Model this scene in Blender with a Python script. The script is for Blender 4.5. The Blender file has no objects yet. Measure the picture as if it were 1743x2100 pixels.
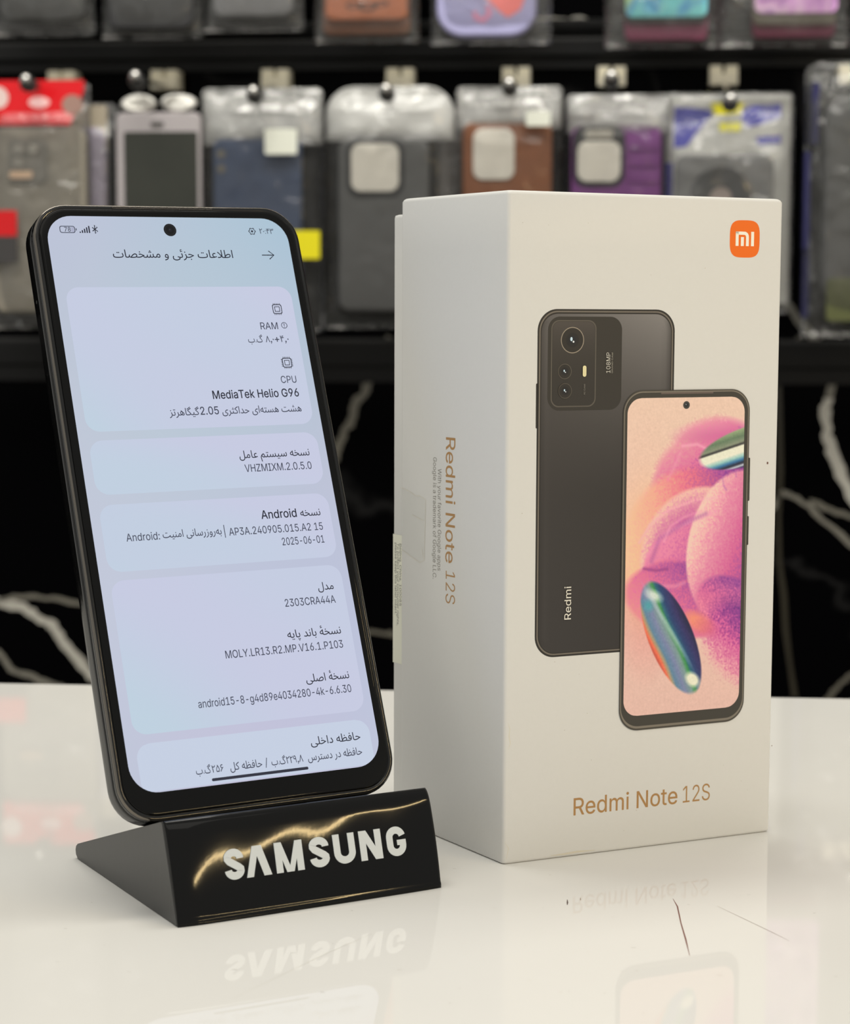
import bpy, bmesh, math, random
import numpy as np
from mathutils import Vector, Matrix
from mathutils.geometry import delaunay_2d_cdt

random.seed(7)
rng = np.random.default_rng(7)
SC = bpy.context.scene
COL = SC.collection
R = math.radians
MM = 0.001

# ------------------------------------------------------------------ camera
cam_d = bpy.data.cameras.new('camera')
cam = bpy.data.objects.new('camera', cam_d); COL.objects.link(cam)
cam.location = (0, 0, 0.145897)
cam.matrix_world = (Matrix.Translation(cam.location) @ Matrix.Rotation(R(90 - 5.8803), 4, 'X')
                    @ Matrix.Rotation(R(0.084), 4, 'Z'))
cam_d.lens = 73.748; cam_d.sensor_width = 36; cam_d.sensor_fit = 'AUTO'
cam_d.clip_start = 0.02; cam_d.clip_end = 50
cam_d.dof.use_dof = True; cam_d.dof.focus_distance = 0.535; cam_d.dof.aperture_fstop = 23.5
SC.camera = cam

# ------------------------------------------------------------------ world, lamps, exposure
SC.view_settings.view_transform = 'Standard'; SC.view_settings.look = 'None'
SC.view_settings.exposure = 0.0; SC.view_settings.gamma = 1.0
SC.view_settings.use_curve_mapping = False
wd = bpy.data.worlds.new('shop_ambient'); SC.world = wd; wd.use_nodes = True
bgn = wd.node_tree.nodes['Background']
bgn.inputs[0].default_value = (1.0, 0.985, 0.93, 1); bgn.inputs[1].default_value = 0.60

def area(name, loc, target, sx, sy, power, color, spread=180):
    l = bpy.data.lights.new(name, 'AREA'); l.shape = 'RECTANGLE'; l.size = sx; l.size_y = sy
    l.energy = power; l.color = color; l.spread = R(spread)
    o = bpy.data.objects.new(name, l); COL.objects.link(o); o.location = loc
    o.rotation_euler = (Vector(target) - Vector(loc)).to_track_quat('-Z', 'Y').to_euler()
    return o
WARM = (1.0, 0.965, 0.885)
area('ceiling_panel_lamp', (0.1, -0.3, 1.75), (0.05, 0.5, 0.0), 2.2, 0.9, 5.8, WARM)
area('ceiling_panel_lamp', (-0.15, 0.95, 1.75), (-0.1, 0.8, 0.0), 1.2, 0.35, 14, WARM)
area('ceiling_panel_lamp', (0.1, 0.9, 1.3), (0.0, 1.75, 0.25), 1.8, 0.35, 4.5, WARM, 80)
def strip_lamp(name, centre, along, target, length, width, power, color):
    o = area(name, centre, target, length, width, power, color)
    z = (Vector(centre) - Vector(target)).normalized(); x = Vector(along); x = (x - z * x.dot(z)).normalized(); y = z.cross(x)
    o.rotation_euler = Matrix((x, y, z)).transposed().to_euler()
    return o
strip_lamp('cove_strip_lamp', (0.0, 1.70, 1.18), (math.cos(R(5.15)), -math.sin(R(5.15)), 0), (0.0, 0.6, 0.05), 2.2, 0.2, 5.5, (1.0, 0.93, 0.80))
strip_lamp('warm_strip_lamp', (0.97, -0.155, 0.50), (0.546, 0.838, 0.75), (-0.02, 0.49, 0.01), 0.75, 0.011, 3.0, (1.0, 0.74, 0.36))

# ------------------------------------------------------------------ colours and materials
def lin1(c):
    c = c / 255.0
    return c / 12.92 if c <= 0.04045 else ((c + 0.055) / 1.055) ** 2.4
def lin(r, g, b, k=1.0):
    return (min(lin1(r) * k, 1), min(lin1(g) * k, 1), min(lin1(b) * k, 1))
INK = 1.25                              # ink albedo for a colour seen on a front-facing sheet
MATS = {}
def pm(name, rgb, rough=0.5, spec=0.5, metal=0.0, coat=0.0, bump=0.0, bscale=200.0, vary=0.0, ior=1.45):
    if name in MATS: return MATS[name]
    m = bpy.data.materials.new(name); m.use_nodes = True
    nt = m.node_tree; p = nt.nodes['Principled BSDF']
    c = (*rgb, 1)
    p.inputs['Base Color'].default_value = c
    p.inputs['Roughness'].default_value = rough
    p.inputs['Specular IOR Level'].default_value = spec
    p.inputs['Metallic'].default_value = metal
    p.inputs['IOR'].default_value = ior
    if coat:
        p.inputs['Coat Weight'].default_value = coat; p.inputs['Coat Roughness'].default_value = 0.04
    tc = nt.nodes.new('ShaderNodeTexCoord')
    nz = nt.nodes.new('ShaderNodeTexNoise'); nz.inputs['Scale'].default_value = bscale
    nz.inputs['Detail'].default_value = 4
    nt.links.new(tc.outputs['Object'], nz.inputs['Vector'])
    if vary:
        mx = nt.nodes.new('ShaderNodeMix'); mx.data_type = 'RGBA'
        mx.inputs['A'].default_value = tuple(x * (1 - vary) for x in rgb) + (1,)
        mx.inputs['B'].default_value = tuple(min(1, x * (1 + vary)) for x in rgb) + (1,)
        nt.links.new(nz.outputs['Fac'], mx.inputs['Factor'])
        nt.links.new(mx.outputs['Result'], p.inputs['Base Color'])
    if bump:
        b = nt.nodes.new('ShaderNodeBump'); b.inputs['Strength'].default_value = bump
        b.inputs['Distance'].default_value = 0.0006
        nt.links.new(nz.outputs['Fac'], b.inputs['Height'])
        nt.links.new(b.outputs['Normal'], p.inputs['Normal'])
    MATS[name] = m
    return m

def ink_mat(name, rough, emit=0.0, spec=0.4):
    m = bpy.data.materials.new(name); m.use_nodes = True
    nt = m.node_tree; p = nt.nodes['Principled BSDF']
    a = nt.nodes.new('ShaderNodeVertexColor'); a.layer_name = 'Col'
    p.inputs['Roughness'].default_value = rough
    p.inputs['Specular IOR Level'].default_value = spec
    if emit:
        p.inputs['Base Color'].default_value = (0.004, 0.004, 0.005, 1)
        nt.links.new(a.outputs['Color'], p.inputs['Emission Color'])
        p.inputs['Emission Strength'].default_value = emit
    else:
        nt.links.new(a.outputs['Color'], p.inputs['Base Color'])
    MATS[name] = m
    return m
M_INK = ink_mat('printed_ink', 0.38)
M_SCREEN = ink_mat('lit_display', 0.06, 1.0, 0.25)
M_CARDINK = ink_mat('glossy_print', 0.25)

def film_mat(name, haze, gloss, bscale=28.0, bstr=0.5, tint=(1, 1, 1), fres=0.45):
    m = bpy.data.materials.new(name); m.use_nodes = True
    nt = m.node_tree; nt.nodes.clear()
    out = nt.nodes.new('ShaderNodeOutputMaterial')
    tr = nt.nodes.new('ShaderNodeBsdfTransparent'); tr.inputs[0].default_value = (*tint, 1)
    gl = nt.nodes.new('ShaderNodeBsdfGlossy'); gl.inputs['Roughness'].default_value = 0.16
    df = nt.nodes.new('ShaderNodeBsdfDiffuse'); df.inputs[0].default_value = (0.85, 0.85, 0.82, 1)
    tc = nt.nodes.new('ShaderNodeTexCoord')
    nz = nt.nodes.new('ShaderNodeTexNoise'); nz.inputs['Scale'].default_value = bscale
    nz.inputs['Detail'].default_value = 3; nz.inputs['Distortion'].default_value = 1.2
    bp = nt.nodes.new('ShaderNodeBump'); bp.inputs['Strength'].default_value = bstr
    bp.inputs['Distance'].default_value = 0.012
    nt.links.new(tc.outputs['Object'], nz.inputs['Vector'])
    nt.links.new(nz.outputs['Fac'], bp.inputs['Height'])
    nt.links.new(bp.outputs['Normal'], gl.inputs['Normal'])
    lw = nt.nodes.new('ShaderNodeFresnel'); lw.inputs['IOR'].default_value = 1.5
    nt.links.new(bp.outputs['Normal'], lw.inputs['Normal'])
    ma = nt.nodes.new('ShaderNodeMath'); ma.operation = 'MULTIPLY_ADD'
    ma.inputs[1].default_value = fres; ma.inputs[2].default_value = gloss; ma.use_clamp = True
    nt.links.new(lw.outputs[0], ma.inputs[0])
    m1 = nt.nodes.new('ShaderNodeMixShader'); m1.inputs[0].default_value = haze
    nt.links.new(tr.outputs[0], m1.inputs[1]); nt.links.new(df.outputs[0], m1.inputs[2])
    m2 = nt.nodes.new('ShaderNodeMixShader')
    nt.links.new(ma.outputs[0], m2.inputs[0])
    nt.links.new(m1.outputs[0], m2.inputs[1]); nt.links.new(gl.outputs[0], m2.inputs[2])
    nt.links.new(m2.outputs[0], out.inputs[0])
    MATS[name] = m
    return m
M_FILM = film_mat('clear_film', 0.015, 0.0)
M_FILM_HAZY = film_mat('hazy_film', 0.035, 0.02, 30.0, .7, fres=.6)
M_FILM_WHITE = film_mat('milky_film', 0.42, 0.08, 30.0, 0.9)
M_FILM_SHEEN = film_mat('painted_sheen_film', 0.26, 0.10, 22.0, 0.9)  # whitish haze stands in for lamp reflections on the bag tops

# ------------------------------------------------------------------ mesh builders (millimetres in, metres out)
class MB:
    def __init__(s): s.v = []; s.f = []; s.c = []; s.sm = []
    def add(s, pts, faces, col=None, smooth=False):
        b = len(s.v); s.v += [tuple(p) for p in pts]
        s.f += [tuple(i + b for i in f) for f in faces]; s.sm += [smooth] * len(faces)
        if col is None: s.c += [(0.5, 0.5, 0.5)] * len(pts)
        elif isinstance(col, list): s.c += col
        else: s.c += [col] * len(pts)
    def box(s, x0, y0, z0, x1, y1, z1, col=None):
        s.add([(x0, y0, z0), (x1, y0, z0), (x1, y1, z0), (x0, y1, z0), (x0, y0, z1), (x1, y0, z1), (x1, y1, z1), (x0, y1, z1)],
              [(0, 3, 2, 1), (4, 5, 6, 7), (0, 1, 5, 4), (1, 2, 6, 5), (2, 3, 7, 6), (3, 0, 4, 7)], col)
    def loft(s, rings, cap0=True, cap1=True, smooth=True, col=None):
        n = len(rings[0]); pts = [p for r in rings for p in r]; fs = []
        for k in range(len(rings) - 1):
            for i in range(n):
                j = (i + 1) % n
                fs.append((k * n + i, k * n + j, (k + 1) * n + j, (k + 1) * n + i))
        b = len(fs)
        s.add(pts, fs, col, smooth)
        caps = []
        base = len(s.v) - len(pts)
        if cap0: caps.append(tuple(base + i for i in range(n))[::-1])
        if cap1: caps.append(tuple(base + (len(rings) - 1) * n + i for i in range(n)))
        s.f += caps; s.sm += [False] * len(caps)
    def tube(s, pts, r, n=10, smooth=True):
        rings = []
        P = [Vector(p) for p in pts]
        for i, p in enumerate(P):
            d = (P[min(i + 1, len(P) - 1)] - P[max(i - 1, 0)]).normalized()
            a = d.orthogonal().normalized() if i == 0 else (prev - d * prev.dot(d)).normalized()
            prev = a; b = d.cross(a)
            rr_ = r[i] if isinstance(r, (list, tuple)) else r
            rings.append([tuple(p + (a * math.cos(t) + b * math.sin(t)) * rr_) for t in [2 * math.pi * k / n for k in range(n)]])
        s.loft(rings, smooth=smooth)
    def ball(s, c, r, n=16, m=10, sy=1.0):
        rings = []
        for k in range(1, m):
            t = math.pi * k / m
            rings.append([(c[0] + r * math.sin(t) * math.cos(a), c[1] + r * sy * math.sin(t) * math.sin(a), c[2] + r * math.cos(t))
                          for a in [2 * math.pi * i / n for i in range(n)]])
        s.loft(rings)
    def build(s, name, mat, parent=None, kind=None, fix=True):
        me = bpy.data.meshes.new(name)
        me.from_pydata([(x * MM, y * MM, z * MM) for x, y, z in s.v], [], s.f)
        me.polygons.foreach_set('use_smooth', s.sm)
        ca = me.color_attributes.new('Col', 'FLOAT_COLOR', 'POINT')
        arr = np.ones((len(s.v), 4), np.float32); arr[:, :3] = np.array(s.c, np.float32)
        ca.data.foreach_set('color', arr.ravel())
        if fix:
            bm = bmesh.new(); bm.from_mesh(me); bmesh.ops.recalc_face_normals(bm, faces=bm.faces); bm.to_mesh(me); bm.free()
        me.materials.append(mat)
        o = bpy.data.objects.new(name, me); COL.objects.link(o)
        if parent: o.parent = parent
        if kind: o['kind'] = kind
        return o

def thing(name, label, cat, loc=(0, 0, 0), rotz=0.0, group=None, mat=None):
    o = bpy.data.objects.new(name, None); COL.objects.link(o); o.empty_display_size = 0.02
    if mat is not None: o.matrix_world = mat
    else:
        o.location = [c * MM for c in loc]; o.rotation_euler = (0, 0, rotz)
    tag(o, label, cat, group)
    return o
def tag(o, label, cat, group=None):
    o['label'] = label; o['category'] = cat
    if group: o['group'] = group
    return o

def rr(x0, z0, x1, z1, r, n=8):
    pts = []
    for cx, cz, a0 in ((x1 - r, z1 - r, 0), (x0 + r, z1 - r, 90), (x0 + r, z0 + r, 180), (x1 - r, z0 + r, 270)):
        for k in range(n + 1):
            a = R(a0 + 90 * k / n); pts.append((cx + r * math.cos(a), cz + r * math.sin(a)))
    return pts
def circ(cx, cz, r, n=32, rz=None):
    return [(cx + r * math.cos(2 * math.pi * k / n), cz + (rz or r) * math.sin(2 * math.pi * k / n)) for k in range(n)]
def squircle(cx, cz, rx, rz, e=4.0, n=64):
    out = []
    for k in range(n):
        a = 2 * math.pi * k / n; c, s = math.cos(a), math.sin(a)
        out.append((cx + rx * math.copysign(abs(c) ** (2 / e), c), cz + rz * math.copysign(abs(s) ** (2 / e), s)))
    return out

class Sheet(MB):
    """flat printed layers; fn maps (s, t, height above the surface) to a point in mm"""
    def __init__(s, fn, base=0.02): super().__init__(); s.fn = fn; s.h = base
    def up(s, d=0.012): s.h += d; return s
    def poly(s, pts, col): s.add([s.fn(x, z, s.h) for x, z in pts], [tuple(range(len(pts)))], col)
    def ringpoly(s, outer, inner, col):
        n = len(outer)
        s.add([s.fn(x, z, s.h) for x, z in outer + inner], [(i, (i + 1) % n, n + (i + 1) % n, n + i) for i in range(n)], col)
    def stroke(s, pts, w, col, closed=False):
        n = len(pts); L = []; Rr = []
        for i in range(n):
            a = pts[(i - 1) % n] if (closed or i > 0) else pts[i]
            b = pts[(i + 1) % n] if (closed or i < n - 1) else pts[i]
            dx, dz = b[0] - a[0], b[1] - a[1]; l = math.hypot(dx, dz) or 1
            ww = w[i] if isinstance(w, (list, tuple)) else w
            nx, nz = -dz / l * ww / 2, dx / l * ww / 2
            L.append((pts[i][0] + nx, pts[i][1] + nz)); Rr.append((pts[i][0] - nx, pts[i][1] - nz))
        m = n if closed else n - 1
        s.add([s.fn(x, z, s.h) for x, z in L + Rr], [(i, (i + 1) % n, n + (i + 1) % n, n + i) for i in range(m)], col)
    def rrgrad(s, x0, z0, x1, z1, r, colfn, nx=14, nz=60):
        zs = sorted(set([z0 + (z1 - z0) * k / nz for k in range(nz + 1)]
                        + [z0 + r * (1 - math.cos(R(90) * k / 10)) for k in range(11)]
                        + [z1 - r * (1 - math.cos(R(90) * k / 10)) for k in range(11)]))
        pts, cols = [], []
        for z in zs:
            d = max(z0 + r - z, z - (z1 - r), 0)
            ins = r - math.sqrt(max(r * r - d * d, 0)) if d > 0 else 0
            for i in range(nx + 1):
                x = x0 + ins + (x1 - x0 - 2 * ins) * i / nx
                pts.append(s.fn(x, z, s.h)); cols.append(colfn((x - x0) / (x1 - x0), (z - z0) / (z1 - z0)))
        fs = [(k * (nx + 1) + i, k * (nx + 1) + i + 1, (k + 1) * (nx + 1) + i + 1, (k + 1) * (nx + 1) + i)
              for k in range(len(zs) - 1) for i in range(nx)]
        s.add(pts, fs, cols)
    def text(s, body, x0, x1, z, size, col, off=0.0, rot=0):
        v, f, (mx0, mx1) = glyphs(body, off)
        k = (x1 - x0) / (mx1 - mx0)
        P = [(x0 + (x - mx0) * k, z + y * size) for x, y in v]
        s.add([s.fn(x, y, s.h) for x, y in P], f, col)
    def build(s, name, mat, parent=None, kind=None): return super().build(name, mat, parent, kind, fix=False)

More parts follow.
